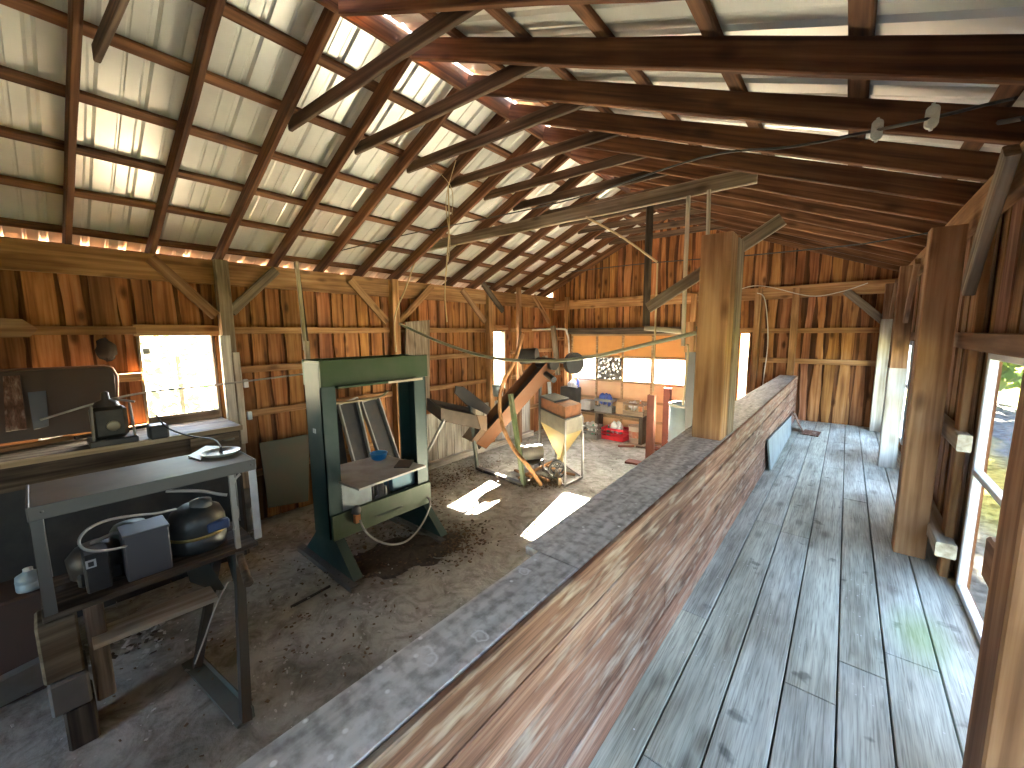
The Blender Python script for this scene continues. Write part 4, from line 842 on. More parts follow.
MB().box(BX-.035, BX-.03, YB+.05, BY1-.06, ZF+.0, BZ-.24).build('front_panel', BLACK, wb)
for y in (-1.4, 0.1, BY1-.12):
    MB().cbox(BX-.13, BX-.036, y, y+.09, ZF, BZ-.04, .005).build('leg', w_dark(2), wb); MB().cbox(XL+.1, XL+.19, y, y+.09, ZF, BZ-.04, .005).build('leg', w_dark(2), wb)
dr = MB().cbox(BX-.006, BX+.014, BY1-.45, BY1-.04, BZ-.21, BZ-.06, .006).build('drawer', w_grey(1), wb)
c = Vector((BX+.014, BY1-.14, BZ-.12)); MB().tube(smooth_pts([c+Vector((0, -.05, 0)), c+Vector((.03, -.035, 0)), c+Vector((.03, .035, 0)), c+Vector((0, .05, 0))]), .008).build('handle', STEEL, dr)
# things on the bench
a, b = P(156, 421, z=BZ+.0), P(213, 413, z=BZ+.0)
tag(MB().cbox(XL+.10, XL+.14, .72, 1.34, BZ, BZ+.10, .006).build('upright_board', w_grey(1)), 'tan board standing on edge on the bench under the square window', 'board')
xw = -5.45
q = [P(-30, 448, x=xw), P(118, 428, x=xw), P(118, 378, x=xw-.12), P(113, 368, x=xw-.12), P(106, 366, x=xw-.12), P(-30, 372, x=xw-.12)]
bp = thing('panel_board', 'large brown panel with rounded corner leaning on the wall behind bench', 'panel', (xw, -.3, BZ))
MB().prism(q, (-.012, 0, 0)).build('panel_sheet', plain('brown panel', C(.085, .055, .04), .55, .1, dirt=.3), bp)
MB().tube([P(-30, 372, x=xw-.11), P(104, 366, x=xw-.11), P(112, 368, x=xw-.11), P(117, 376, x=xw-.10), P(118, 427, x=xw+.01)], .012).build('edge_rim', plain('brown metal rim', C(.22, .12, .08), .4, .4, dirt=.3), bp)
leaning('short_plank', [P(6, 432, x=xw+.10), P(27, 429, x=xw+.10), P(20, 376, x=xw-.04), P(3, 377, x=xw-.04)], .025, w_red(2), 'red-brown short plank leaning at the far left of the bench', 'plank')
leaning('slate_board', [P(34, 430, x=xw+.10), P(49, 426, x=xw+.10), P(46, 391, x=xw+.0), P(28, 393, x=xw+.0)], .02, plain('blue grey slate', C(.12, .14, .17), .6, dirt=.3), 'small blue-grey board leaning on the brown panel', 'board')
c = P(112, 424, x=-5.0); c.z = BZ
t = thing('grinder', 'old grimy bench machine with round dial before the brown panel', 'machine', c); s = 1.0
MB().cbox(c.x-.09, c.x+.09, c.y-.13, c.y+.10, BZ+.06, BZ+.34, .03).build('machine_body', plain('grimy olive casting', C(.035, .033, .025), .45, .4, dirt=.5), t)
MB().lathe((c.x+.092, c.y+.0, BZ+.17), [(0, 0), (.045, 0), (.045, .012), (.035, .016), (0, .016)], 20, (1, 0, 0)).build('dial', plain('brassy dial', C(.3, .27, .18), .35, .5, dirt=.4), t)
MB().lathe((c.x, c.y-.02, BZ+.34), [(.09, 0), (.07, .04), (.03, .06), (.025, .12), (0, .13)], 16).build('top_cap', DSTEEL, t)
MB().cbox(c.x-.13, c.x+.13, c.y-.16, c.y+.15, BZ, BZ+.06, .01).build('machine_base', DSTEEL, t)
for s in (-1, 1): MB().tube([Vector((c.x+.1, c.y+s*.12, BZ+.36)), Vector((c.x+.1, c.y+s*.13, BZ+.06))], .01).build('frame_rod', STEEL, t)
MB().tube([Vector((c.x+.0, c.y+.02, BZ+.40)), Vector((c.x+.06, c.y+.16, BZ+.36))], .01).build('crank', STEEL, t)
tag(MB().cbox(c.x+.0, c.x+.16, c.y+.22, c.y+.36, BZ, BZ+.13, .015).build('small_motor', DSTEEL), 'small dark motor block right of the bench machine', 'motor')
strand('metal_rod', [P(40, 440, z=BZ+.02), P(75, 433, z=BZ+.02), P(118, 424, z=BZ+.05)], .02, LSTEEL, 'pale bar lying along the bench before the panel', 'bar')
beam('wood_strip', P(-10, 452, z=BZ+.03), P(72, 437, z=BZ+.03), .06, .035, w_girt(), 'tan wood strip lying along the back of the bench', 'strip')
beam('wood_strip', P(75, 438, z=BZ+.03), P(150, 425, z=BZ+.03), .05, .03, w_dark(), 'dark wood strip lying before the bench machine', 'strip')
m = MB(); m.prism([P(0, 318, x=-5.3), P(22, 319, x=-5.3), P(38, 329, x=-5.3), P(30, 337, x=-5.3), P(0, 338, x=-5.3)], (-.30, 0, 0))
tag(m.build('hanging_shelf', w_brown(1)), 'brown wedge-shaped shelf end on the left wall near the frame edge', 'shelf')
c = P(147, 353, x=-5.6); tag(MB().cbox(c.x-.02, c.x+.02, c.y-.03, c.y+.03, c.z-.02, c.z+.05, .01).build('window_latch', ZN), 'small metal latch on the left edge of the square window', 'latch')
c = P(106, 350, x=-5.66); tag(MB().blob(c, .025, .07, .10, 14, .3).build('wasp_nest', plain('dark nest', C(.03, .02, .015), .9, dirt=.3)), 'dark shaggy clump stuck on the boards left of the square window', 'nest')

# ---- conveyor with tray
CO = plain('orange brown conveyor paint', C(.17, .062, .019), .55, .1, dirt=.6, dirtcol=(.16, .08, .04, 1)); TR = plain('dusty brown tray steel', C(.062, .045, .03), .6, .2, dirt=.6, dirtcol=(.12, .095, .07, 1))
cv = thing('conveyor', 'inclined orange-brown conveyor with drum, tray and steel legs', 'conveyor', P(500, 478, z=ZF))
XC = None
bl, br = P(481, 446, y=5.0), P(553, 364, y=5.7)          # near side line of the belt bed
n_ = Vector((-.36, .12, 0)); dn = (br-bl).normalized(); un = dn.cross(n_.normalized()); un = un if un.z > 0 else -un
for off in (Vector((0, 0, 0)), n_):
    m = MB(); m.bar(bl+off, br+off, .02, .24, un); m.build('side_rail', CO, cv)
MB().bar(bl+n_/2-un*.02, br+n_/2-un*.02, .34, .012, un).build('belt', plain('brown belt', C(.10, .07, .05), .8, dirt=.5), cv)
m = MB(); m.tube([br+Vector((.05, -.03, 0)), br+n_+Vector((-.04, .02, 0))], .10, 20); m.build('drum', plain('dark drum', C(.05, .045, .04), .5, .3, dirt=.5), cv)
m = MB(); w_ = P(572, 363, y=6.5); m.tube([w_, w_+Vector((.10, -.04, .0))], .20, 24); m.tube([w_+Vector((-.35, .14, 0)), w_], .03, 8); m.build('pulley', BLACK, cv)
c = br+n_+Vector((-.1, .05, .12)); m = MB(); m.tube([c, c+Vector((-.30, -.10, -.02))], .14, 20); m.build('motor', DSTEEL, cv)
m = MB(); m.tube([P(546, 374, y=5.6), P(554, 380, y=5.45)], .05, 14); m.build('roller_end', DSTEEL, cv)
m = MB(); m.prism([bl+un*.12, bl+un*.12+dn*.35, bl+un*.26+dn*.3, bl+un*.24-dn*.02], n_); m.build('feed_chute', plain('worn tan steel', C(.20, .12, .07), .6, dirt=.6), cv)
for a, b in (((469, 396), (477.5, 469)),):
    p1 = P(*b, z=ZF+.01); p0 = P(*a, y=p1.y+.05); MB().bar(p0, p1, .05, .05, (0, 1, 0)).build('leg', plain('grey green leg', C(.13, .15, .13), .5, .1, dirt=.5), cv); FL = p1
p1 = P(524, 486, z=ZF+.01); p0 = P(510.5, 394, y=p1.y+.05); MB().bar(p0, p1, .06, .06, (0, 1, 0)).build('leg', plain('olive green leg', C(.09, .12, .05), .5, .1, dirt=.5, dirtcol=(.2, .17, .1, 1)), cv)
MB().bar(FL+Vector((0, 0, .02)), p1+Vector((0, 0, .02)), .07, .05).build('floor_rail', DSTEEL, cv)
a = P(540, 382, y=5.7); MB().bar(a, Vector((a.x, a.y, ZF)), .04, .04, (0, 1, 0)).build('leg', DSTEEL, cv)
a = P(549, 382, y=6.4); MB().bar(a, Vector((a.x+.12, a.y, ZF)), .05, .05, (0, 1, 0)).build('leg', PALEG, cv)
q1, q2 = P(485, 432, y=5.5), P(476, 462, y=5.6)
# tray
A1 = P(441, 408, x=-4.75); ya = A1.y; B1, A2, B2 = P(427, 398, y=ya), P(441, 421, y=ya), P(427, 410, y=ya)
C1, C2 = P(484, 417, x=A1.x), P(484, 430, x=A1.x); D1 = B1+(C1-A1); D2 = B2+(C2-A2)
MB().prism([A1, C1, C2, A2], (-.015, 0, 0)).build('tray_side', TR, cv)
MB().prism([A1, B1, B2, A2], (0, .012, 0)).build('tray_end', DSTEEL, cv)
MB().prism([B1, D1, D2, B2], (.012, 0, 0)).build('tray_side', TR, cv)
MB().prism([A1*.7+A2*.3, B1*.7+B2*.3, D1*.7+D2*.3, C1*.7+C2*.3], (0, 0, -.012)).build('tray_bed', TR, cv)
bx_ = B1.x+.05
MB().prism([P(456, 386, x=bx_), P(464, 387, x=bx_), P(491, 408, x=bx_), P(488, 415, x=bx_), P(466, 404, x=bx_), P(455, 393, x=bx_)], (-.02, 0, 0)).build('tray_back', DSTEEL, cv)
MB().prism([A1+(C1-A1)*.8+Vector((0, 0, .01)), C1+Vector((0, .06, .01)), C2+Vector((0, .06, -.03)), A2+(C2-A2)*.9], (.02, 0, 0)).build('tray_spout', plain('worn tan steel', C(.20, .12, .07), .6, dirt=.6), cv)
a, b = P(444, 420, y=ya+.05), P(429, 449, y=ya+.05); b2 = Vector((b.x-.2, b.y, ZF)); MB().bar(a, a+(b-a)*((a.z-ZF)/(a.z-b.z)), .04, .04, (0, 1, 0)).build('leg', LSTEEL, cv)
# poles leaning over conveyor
strand('bent_pole', [P(523, 334, y=4.9), P(515, 360, y=4.85), P(503, 383, y=4.8), P(499.5, 405, y=4.8), P(503, 427, y=4.75), P(514, 449, y=4.7), P(528, 466, y=4.65), P(541, 485, z=ZF+.03)], .032, w_girt(2), 'bent tan sapling pole standing before the conveyor', 'pole', 8)
beam('tan_pole', P(524, 385, y=6.6), P(519, 345, y=6.6), .07, .07, w_girt(), 'straight tan stake leaning behind the conveyor', 'stake')
beam('upright_post', P(553, 326, y=6.9), P(558, 375, y=6.9), .09, .07, w_grey(), 'grey wooden upright rising behind the conveyor drum', 'upright', up=(0, 1, 0))
c = P(545, 356, y=6.3); tag(MB().tube([c, P(548, 372, y=6.3)], [.05, .07], 12).build('tool_grip', w_pale(2)), 'pale knobbed wooden handle on top of the conveyor drum', 'handle')
tag(MB().lathe(P(498, 396, y=5.6), [(0, 0), (.09, 0), (.11, .2), (.11, .22), (0, .22)], 18).build('tin_pail', plain('bluish tin', C(.35, .42, .48), .35, .5, dirt=.3)), 'small bluish tin pail beside the tan pole', 'pail')
# ---- funnel hopper on stand
fl, fr, bk = P(565, 487, z=ZF), P(582, 478, z=ZF), P(540, 466, z=ZF); bb = bk+fr-fl
hs = thing('hopper_stand', 'yellowish funnel hopper on four thin legs', 'hopper', (fl+fr+bk+bb)/4)
yt = lambda p, py, px: P(px, py, y=p.y)
zt = P(567.5, 421, y=fl.y).z; zl = P(568, 436, y=fl.y).z; ztip = P(560, 464, y=fl.y+.2).z
cen = (fl+fr+bk+bb)/4
def at_z(p, z): return Vector((p.x, p.y, z))
cs = [at_z(p, 0) for p in (fl, fr, bb, bk)]
HP = plain('yellow tan hopper paint', C(.36, .265, .10), .5, .1, dirt=.5, dirtcol=(.3, .24, .13, 1))
m = MB(); top = [at_z(p, zt) for p in (fl, fr, bb, bk)]; low = [at_z(p, zl) for p in (fl, fr, bb, bk)]; tip = [at_z(cen+(p-cen)*.12, ztip) for p in (fl, fr, bb, bk)]
inn = [at_z(cen+(p-cen)*.94, zt) for p in (fl, fr, bb, bk)]; inl = [at_z(cen+(p-cen)*.94, zl+.01) for p in (fl, fr, bb, bk)]
vs = top+low+inn+inl; fs = []
for i in range(4):
    j = (i+1) % 4; fs += [(i, j, 4+j, 4+i), (i, j, 8+j, 8+i), (8+i, 8+j, 12+j, 12+i)]
m.add(vs, fs); m.build('hopper_rim', plain('tan grey rim steel', C(.24, .215, .16), .5, .2, dirt=.5), hs)
m = MB(); m.add(low+tip, [(i, (i+1) % 4, 4+(i+1) % 4, 4+i) for i in range(4)]+[(4, 5, 6, 7)]); m.build('funnel', HP, hs)
for p in (fl, fr, bk, bb): MB().tube([at_z(p, ZF), at_z(p, zt-.02)], .016, 8).build('leg', STEEL, hs)
m = MB(); 
for a, b in ((fl, fr), (fr, bb), (bb, bk), (bk, fl)): m.bar(at_z(a, ZF+.02), at_z(b, ZF+.02), .03, .03)
m.build('base_frame', STEEL, hs)
c = at_z(cen, ztip); m = MB(); m.tube([c, c-Vector((0, 0, .12))], .05, 12); m.build('spout', HP, hs)
# rusty engine lump on the hopper
e = thing('rusty_block', 'rusty orange boxy engine part sitting on the hopper', 'engine part', at_z(cen, zt))
d1 = (fr-fl); d2 = (bk-fl); o = at_z(fl+d1*.02+d2*.02, zt+.012); uu, vv = at_z(d1*.9, 0), at_z(d2*.98, 0)
MB().prism([o, o+uu, o+uu+vv, o+vv], (0, 0, .19)).build('block_body', ORUST, e)
MB().prism([o-uu*.05-vv*.02, o+uu*1.03-vv*.02, o+uu*1.03+vv*1.05, o-uu*.05+vv*1.05], (0, 0, .012)).build('base_plate', DSTEEL, e)
MB().prism([o+uu*.0+vv*.4+Vector((0, 0, .19)), o+uu*.95+vv*.4+Vector((0, 0, .19)), o+uu*.95+vv*1.0+Vector((0, 0, .19)), o+uu*.0+vv*1.0+Vector((0, 0, .19))], (0, 0, .03)).build('cover', DSTEEL, e)
# gears and small motor by hopper foot
w = P(557, 470, z=ZF+.22); 
wh = thing('spoked_wheel', 'small spoked iron wheel under the funnel spout', 'wheel', (w.x, w.y, ZF))
for o_, rr in ((0, .13), (.13, .11)):
    cc = w+Vector((-o_*.6, o_*.9, 0)); m = MB(); ring = [cc+Vector((math.cos(k*math.pi/12)*rr*.8, math.cos(k*math.pi/12)*rr*.55, math.sin(k*math.pi/12)*rr)) for k in range(25)]
    m.tube(ring, .014, 6, cap=False)
    for k in range(6): m.tube([cc, ring[k*4]], .008, 5)
    m.tube([cc+Vector((.03, -.05, 0)), cc-Vector((.03, -.05, 0))], .02, 8); m.build('rim', DSTEEL, wh)
MB().bar(w-Vector((.15, -.2, .15)), w+Vector((.12, -.1, -.15)), .05, .14).build('bearing_block', plain('dusty oak', C(.3, .22, .12), .8, dirt=.5), wh)
c = P(531, 455, z=ZF+.30)
t = thing('blower_motor', 'dusty grey motor on a low stand left of the hopper', 'motor', (c.x, c.y, ZF))
MB().tube([c+Vector((-.10, -.16, .05)), c+Vector((.10, .16, .05))], .13, 20).build('motor_body', plain('dusty grey motor', C(.2, .19, .17), .6, .2, dirt=.6, dirtcol=(.3, .27, .22, 1)), t)
MB().tube([c+Vector((-.13, -.21, .05)), c+Vector((-.10, -.16, .05))], .10, 16).build('end_bell', DSTEEL, t)
MB().cbox(c.x-.17, c.x+.17, c.y-.17, c.y+.17, c.z-.11, c.z-.08).build('stand_top', DSTEEL, t)
for sx in (-1, 1):
    for sy in (-1, 1): MB().bar(Vector((c.x+sx*.15, c.y+sy*.15, ZF)), Vector((c.x+sx*.15, c.y+sy*.15, c.z-.11)), .02, .02, (1, 0, 0)).build('leg', STEEL, t)
# loose sticks by the hopper foot
rnd = random.Random(11)
for k, (a, b, lb) in enumerate((((519, 478), (552, 462), 'pale stick across the sunny floor left of the hopper'), ((533, 474), (549, 481), 'short tan stick by the hopper front leg'), ((515, 470), (531, 477), 'tan stick beside the olive conveyor leg'), ((547, 466), (566, 473), 'tan block stick under the funnel'), ((575, 475), (552, 470), 'light board lying inside the hopper stand'))):
    beam('stick', P(*a, z=ZF+.03), P(*b, z=ZF+.05), .045, .035, w_girt(), lb, 'stick', 'loose sticks by the hopper')
# ---- red steel posts
for (b, tp, w_, lb) in (((648.5, 466), 395, .13, 'rust-red steel post on the floor, nearer of the pair'), ((664.5, 451.5), 388, .13, 'rust-red steel post by the tank, farther of the pair')):
    p = P(*b, z=ZF); t = P(b[0], tp, y=p.y); H = t.z
    q = thing('steel_post', lb, 'post', p, 'rust-red steel posts'); m = MB(); m.cbox(p.x-w_/2, p.x+w_/2, p.y-.004, p.y+.010, ZF, H, .002); m.cbox(p.x-w_/2, p.x-w_/2+.012, p.y, p.y+.09, ZF, H, .002); m.cbox(p.x+w_/2-.012, p.x+w_/2, p.y, p.y+.09, ZF, H, .002); m.build('channel', RUST, q)
    MB().cbox(p.x-.42, p.x+.1, p.y-.05, p.y+.12, ZF, ZF+.03).build('foot', RUST, q)
pa, pb = P(653.5, 466, z=ZF), P(673, 452, z=ZF)
# ---- blue tank and grey sheet
c = P(684, 470, z=ZF); p = P(683, 403, y=6.9); rr = .30; cx = P(669, 440, y=6.9).x+rr
t = thing('blue_tank', 'pale blue-grey round tank behind the low wall', 'tank', (cx, 6.9, ZF))
zt = P(672, 404, y=6.75).z
MB().lathe((cx, 6.9, ZF), [(0, 0), (rr, 0), (rr, .55), (rr+.008, .56), (rr, .57), (rr, zt-ZF), (rr-.012, zt-ZF), (rr-.012, .3), (0, .3)], 36).build('tank_body', plain('pale blue paint', C(.40, .50, .52), .45, .1, dirt=.3, dirtcol=(.3, .27, .2, 1)), t)
m = MB(); m.lathe((cx, 6.9, zt-.03), [(rr+.002, 0), (rr+.014, 0), (rr+.014, .035), (rr-.02, .035)], 36); m.build('rim', plain('worn tank rim', C(.5, .46, .36), .5, .2, dirt=.4), t)
a, b, c_, d = P(685, 335, y=6.2), P(699, 335, y=6.2), P(700, 470, y=6.2), P(685, 470, y=6.2)
leaning('grey_door_sheet', [a, b, c_, d], .03, GREYP, 'tall grey sheet standing just left of the thick post', 'sheet')
# ---- crates and bottles along the garage door
def crate(nm, pxc, pyb, w, h, d, mat, lb, fill=None, fl=None, z=ZF, y=None, name='crate'):
    p = P(pxc, pyb, z=z) if y is None else P(pxc, pyb, y=y); y0 = p.y if y is None else y; z = z if y is None else z
    t = thing(name, lb, 'crate', (p.x, y0+d/2, z))
    m = MB(); th = .012
    for (a, b, c, e) in ((p.x-w/2, p.x+w/2, y0, y0+th), (p.x-w/2, p.x+w/2, y0+d-th, y0+d), (p.x-w/2, p.x-w/2+th, y0, y0+d), (p.x+w/2-th, p.x+w/2, y0, y0+d)):
        m.cbox(a, b, c, e, z, z+h*.36, .003); m.cbox(a, b, c, e, z+h*.48, z+h*.62, .003); m.cbox(a, b, c, e, z+h*.82, z+h, .003)
        if b-a > e-c:
            for k in range(6): xx = a+(b-a)*k/5; m.box(xx-.006 if k else xx, xx+.006 if k < 5 else xx, c, e, z, z+h)
        else:
            for k in range(5): yy = c+(e-c)*k/4; m.box(a, b, yy-.006, yy+.006, z, z+h)
    m.box(p.x-w/2, p.x+w/2, y0, y0+d, z, z+.01); m.build('crate_body', mat, t)
    return p.x, y0, z
REDP = plain('red crate plastic', C(.62, .02, .035), .4, dirt=.2, dirtcol=(.3, .03, .03, 1)); GPL = plain('grey crate plastic', C(.22, .22, .21), .5, dirt=.4); WPL = plain('pale plastic', C(.62, .63, .62), .4, dirt=.2); BPL = plain('royal blue plastic', C(.04, .09, .42), .4, dirt=.1); GRN = plain('green plastic', C(.06, .3, .2), .4, dirt=.2); BRW = plain('brown glass', C(.12, .06, .03), .2, dirt=.2)
def bottle(x, y, z, h, r, mat, lb, cat='bottle', grp=None, cap=WPL):
    t = thing('bottle', lb, cat, (x, y, z), grp)
    MB().lathe((x, y, z), [(0, 0), (r*.95, 0), (r, .01), (r, h*.6), (r*.9, h*.68), (r*.35, h*.82), (r*.33, h*.92), (0, h*.92)], 14).build('bottle_body', mat, t)
    MB().lathe((x, y, z+h*.92), [(r*.38, 0), (r*.38, h*.08), (0, h*.08)], 10).build('cap', cap, t)
def lumps(nm, cx, cy, z, w, d, h, mat, lb, cat, n=7, seed=1):
    rnd = random.Random(seed); m = MB()
    for k in range(n): m.blob((cx+rnd.uniform(-w, w)*.6, cy+rnd.uniform(-d, d)*.6, z+rnd.uniform(.2, .9)*h*.6), w*rnd.uniform(.3, .55), d*rnd.uniform(.35, .6), h*rnd.uniform(.3, .5), 9, .22)
    return tag(m.build(nm, mat), lb, cat)
x, y, z = crate('', 612, 440.5, .52, .27, .34, REDP, 'bright red slatted plastic crate on the floor by the garage door')
lumps('plastic_bags', x+.03, y+.17, z+.17, .17, .12, .26, WPL, 'crumpled white plastic bags heaped in the red crate', 'bags', 9, 3)
bottle(x-.16, y+.15, z+.012, .30, .045, GRN, 'green bottle standing in the red crate'); 
RX, RY = x, y
x, y, z = crate('', 588, 439, .44, .32, .30, GPL, 'pale grey crate on the floor, left of the red crate')
lumps('clutter', x, y+.15, z+.18, .14, .11, .22, WPL, 'pale bottles and rags piled in the floor crate left of the red one', 'clutter', 6, 5)
bottle(x+.06, y+.12, z+.10, .26, .04, GRN, 'green topped bottle in the crate left of the red crate')
c = P(636, 442, z=ZF); c.y -= .14; t = thing('bucket', 'white printed pail on the floor right of the red crate', 'bucket', (c.x, c.y+.14, ZF))
MB().lathe((c.x, c.y+.14, ZF), [(0, 0), (.15, 0), (.165, .34), (.175, .345), (.175, .37), (.155, .37), (.14, .02), (0, .02)], 24).build('pail_body', plain('tan white pail', C(.62, .52, .40), .45, dirt=.4, dirtcol=(.5, .25, .12, 1)), t)
m = MB(); m.lathe((c.x, c.y+.14, ZF+.12), [(.158, 0), (.165, .14)], 24); m.build('label_band', plain('red brown pail print', C(.45, .16, .08), .5, dirt=.6, dirtcol=(.6, .5, .38, 1), scale=14), t)
# upper row on a low platform
pl = MB(); pz = P(610, 413, y=8.15).z; x0_, x1_ = P(568, 400, y=8.30).x, P(645, 400, y=8.30).x
SY0, SY1 = 8.02, 8.40
def bench_z(): return pz
tt = thing('low_bench', 'low dark bench behind the crates against the garage door', 'bench', ((x0_+x1_)/2, 8.2, ZF))
MB().cbox(x0_-.2, x1_+.05, 8.12, 8.42, pz-.04, pz-.002, .005).build('bench_top', w_dark(0), tt)
for xx in (x0_-.1, (x0_+x1_)/2-.1, x1_-.02): MB().cbox(xx-.04, xx+.04, 8.15, 8.40, ZF, pz-.04, .004).build('leg', w_dark(2), tt)
def on_bench(px): return P(px, 410, y=8.15).x
def crate2(px, w, h, mat, lb): 
    x = on_bench(px); t = thing('crate', lb, 'crate', (x, 8.27, pz)); m = MB(); y0, d, th = 8.14, .26, .012
    for (a, b, c, e) in ((x-w/2, x+w/2, y0, y0+th), (x-w/2, x+w/2, y0+d-th, y0+d), (x-w/2, x-w/2+th, y0, y0+d), (x+w/2-th, x+w/2, y0, y0+d)):
        m.cbox(a, b, c, e, pz, pz+h*.4, .003); m.cbox(a, b, c, e, pz+h*.8, pz+h, .003)
        for k in range(5):
            if b-a > e-c: xx = a+(b-a)*k/4; m.box(xx-.008, xx+.008, c, e, pz, pz+h)
    m.box(x-w/2, x+w/2, y0, y0+d, pz, pz+.01); m.build('crate_body', mat, t); return x
x = crate2(603, .42, .30, GPL, 'grey slatted crate with blue bags on the low bench')
lumps('blue_bags', x, 8.27, pz+.20, .17, .10, .26, BPL, 'crumpled royal blue bags in the grey crate', 'bags', 9, 8)
x = crate2(633, .44, .28, wood('worn crate wood', C(.2, .15, .1), C(.34, .28, .2), C(.45, .38, .28), 0), 'brown wooden crate on the bench, right end')
lumps('white_bag', x-.04, 8.27, pz+.14, .12, .10, .2, WPL, 'white bag in the right end wooden crate', 'bag', 5, 9)
bottle(x+.12, 8.25, pz+.012, .33, .045, plain('orange bottle', C(.6, .25, .1), .4), 'orange topped bottle in the right end wooden crate')
x = on_bench(620); tag(MB().cbox(x-.11, x+.11, 8.15, 8.36, pz, pz+.27, .01).build('cardboard_box', plain('brown cardboard', C(.4, .26, .13), .8, dirt=.3)), 'brown cardboard box between the two slatted crates', 'box')
x = on_bench(585); tag(MB().cbox(x-.13, x+.13, 8.15, 8.38, pz, pz+.22, .01).build('storage_box', plain('grey white box', C(.5, .5, .49), .6, dirt=.4)), 'grey-white box on the bench left of the blue bags', 'box')
tag(MB().cbox(on_bench(569)-.25, on_bench(569)+.20, 8.13, 8.38, pz, pz+.5, .02).build('black_bin', BLACK), 'black bin in the corner left of the grey-white box', 'bin')
x = on_bench(572); lumps('bottle_pile', x, 8.24, pz+.5, .2, .1, .18, plain('mixed clear plastic', C(.42, .47, .55), .3, dirt=.3), 'clear and blue plastic bottles heaped on the black bin', 'bottles', 8, 12)
bottle(x+.12, 8.2, pz+.51, .24, .035, BPL, 'blue bottle standing on the black bin'); bottle(x-.02, 8.2, pz+.51, .22, .035, WPL, 'white bottle standing on the black bin')
# sticks on the floor in front of crates
beam('red_stick', P(618, 446, z=ZF+.02), P(634, 446, z=ZF+.02), .04, .03, RUST, 'short red stick on the floor before the white pail', 'stick')
beam('steel_bar', P(636, 446.5, z=ZF+.02), P(664, 450, z=ZF+.02), .05, .03, DSTEEL, 'dark bar on the floor behind the red post', 'bar')
beam('steel_bar', P(625, 462, z=ZF+.03), P(650, 466, z=ZF+.03), .05, .04, RUST, 'rusty bar on the floor pointing at the red post', 'bar')
beam('steel_bar', P(291, 607, z=ZF+.02), P(330, 586, z=ZF+.02), .02, .02, DSTEEL, 'thin dark rod on the floor before the press foot', 'rod')
# boards by the far end of the half wall
leaning('blue_grey_board', [Vector((-.545, 5.15, ZW+.003)), Vector((-.545, 7.25, ZW+.003)), Vector((-.572, 7.40, -1.30)), Vector((-.572, 5.0, -1.17))], -.018, plain('blue grey board', C(.25, .29, .29), .6, dirt=.35), 'blue-grey board leaning on the low wall at its far end', 'board')
leaning('small_board', [Vector((-.42, 7.45, ZW+.003)), Vector((-.46, 7.75, ZW+.003)), Vector((-.58, 7.75, ZW+.27)), Vector((-.56, 7.45, ZW+.27))], .015, w_red(1), 'small reddish board leaning next to the blue-grey board', 'board')
tag(MB().prism([(-.44, 7.3, ZW+.002), (-.22, 7.25, ZW+.002), (-.20, 7.6, ZW+.002), (-.40, 7.66, ZW+.002)], (0, 0, .012)).build('flat_board', w_red(1)), 'small reddish board lying flat on the walkway', 'board')
# ---- debris on the floor: leaves, chips
def scatter(name, spots, n, mats, lb, cat, smin, smax, seed, zt=.006):
    rnd = random.Random(seed); m = MB()
    for k in range(n):
        cx, cy, sx, sy = rnd.choice(spots); x = rnd.gauss(cx, sx); y = rnd.gauss(cy, sy)
        if x > -.95 or x < XL+.1 or y > 8.3: continue
        s = rnd.uniform(smin, smax); a = rnd.uniform(0, 6.28); u = Vector((math.cos(a), math.sin(a), rnd.uniform(-.3, .3)))*s; v = Vector((-math.sin(a), math.cos(a), rnd.uniform(-.3, .3)))*s*rnd.uniform(.3, .7)
        c = Vector((x, y, ZF+.018+rnd.uniform(.0, .02))); m.hexa([c-u-v, c+u-v*.7, c+u*.8+v, c-u*.7+v, c-u-v+Vector((0, 0, zt)), c+u-v*.7+Vector((0, 0, zt)), c+u*.8+v+Vector((0, 0, zt)), c-u*.7+v+Vector((0, 0, zt))], rnd.uniform(.6, 1.2), rnd.randrange(len(mats)))
    return tag(m.build(name, mats), lb, cat, kind='stuff')
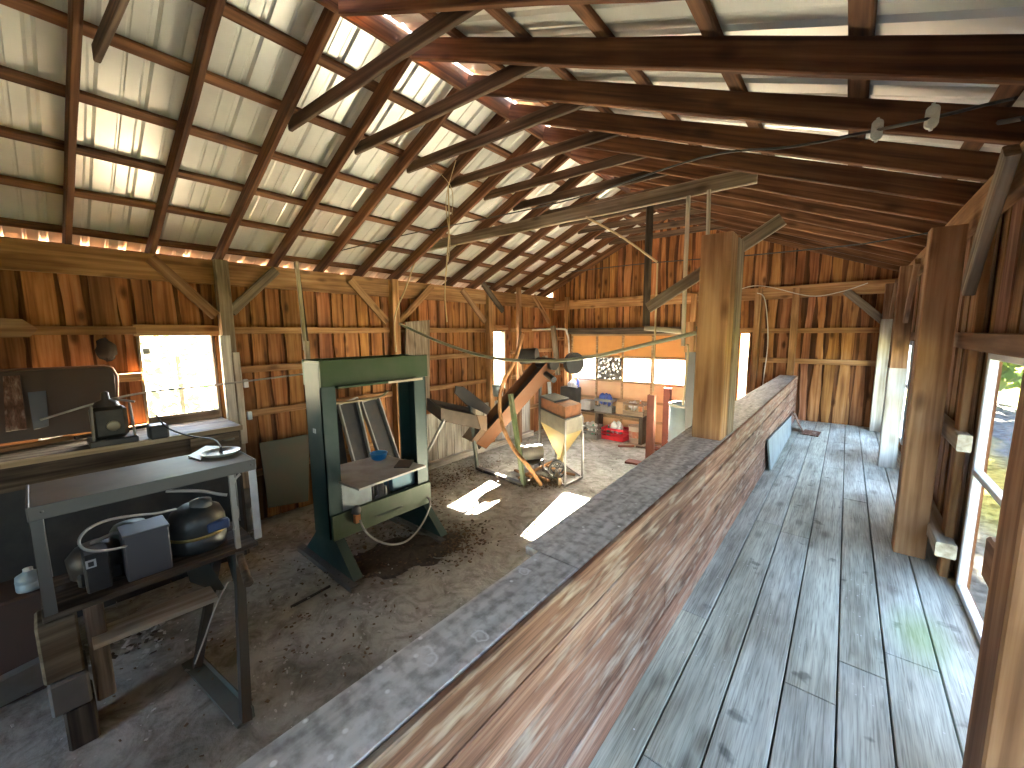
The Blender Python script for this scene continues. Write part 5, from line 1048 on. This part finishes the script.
LEAF = plain('dry dark leaves', C(.07, .05, .035), .9, dirt=.5); LEAF2 = plain('brown leaves', C(.16, .11, .065), .9, dirt=.4); CHIP = plain('pale chips', C(.52, .51, .48), .7, dirt=.3)
scatter('dry_leaves', [(-3.7, 2.4, .3, .4), (-3.3, 2.9, .22, .25), (-4.6, 3.2, .3, .3), (-4.9, 4.3, .2, .5), (-3.75, 4.95, .10, .12), (-3.5, 5.1, .12, .1)], 2400, [LEAF, LEAF2], 'dark dry leaves and crumbs drifted under and behind the press', 'leaves', .006, .022, 2)
scatter('litter', [(-3.6, .8, .6, .6), (-4.6, 1.3, .5, .5), (-4.9, 4.9, .5, .7), (-3.6, 6, 1.0, 1.2), (-3, 1.2, .4, .6)], 900, [CHIP, LEAF2], 'pale chips and scraps scattered over the dusty floor', 'litter', .004, .015, 4)

scatter('litter', [(P(135, 650, z=ZF).x, P(135, 650, z=ZF).y, .10, .12), (P(150, 632, z=ZF).x, P(150, 632, z=ZF).y, .1, .1)], 70, [CHIP, LEAF, CHIP], 'small heap of pale scraps on the floor under the steel table', 'litter', .01, .03, 9)
# low drift of dark crumbly dirt under the press
m = MB(); n = 34; vs = []; rnd = random.Random(31)
for j in range(n+1):
    for i in range(n+1):
        u, v = i/n*2-1, j/n*2-1; d = math.sqrt(u*u+v*v); hgt = max(0, 1-d*d)*(.055+.02*math.sin(u*9)*math.cos(v*8))+rnd.uniform(-.004, .008)*(d < .95)
        lim = .8+.2*math.sin(math.atan2(v, u)*5)*math.cos(math.atan2(v, u)*3+1); vs.append((-3.55+u*.55+v*.12, 2.45+v*.78, ZF-.012+(hgt if d < lim else -.03)))
m.add(vs, [(j*(n+1)+i, j*(n+1)+i+1, (j+1)*(n+1)+i+1, (j+1)*(n+1)+i) for j in range(n) for i in range(n)], 1, 0, True)
tag(m.build('dirt_drift', plain('crumbly dark dirt', C(.075, .06, .045), .95, dirt=.8, scale=22, dirtcol=(.025, .02, .015, 1), bump=.8)), 'dark crumbly dirt drifted under the right side of the press', 'dirt', kind='stuff')
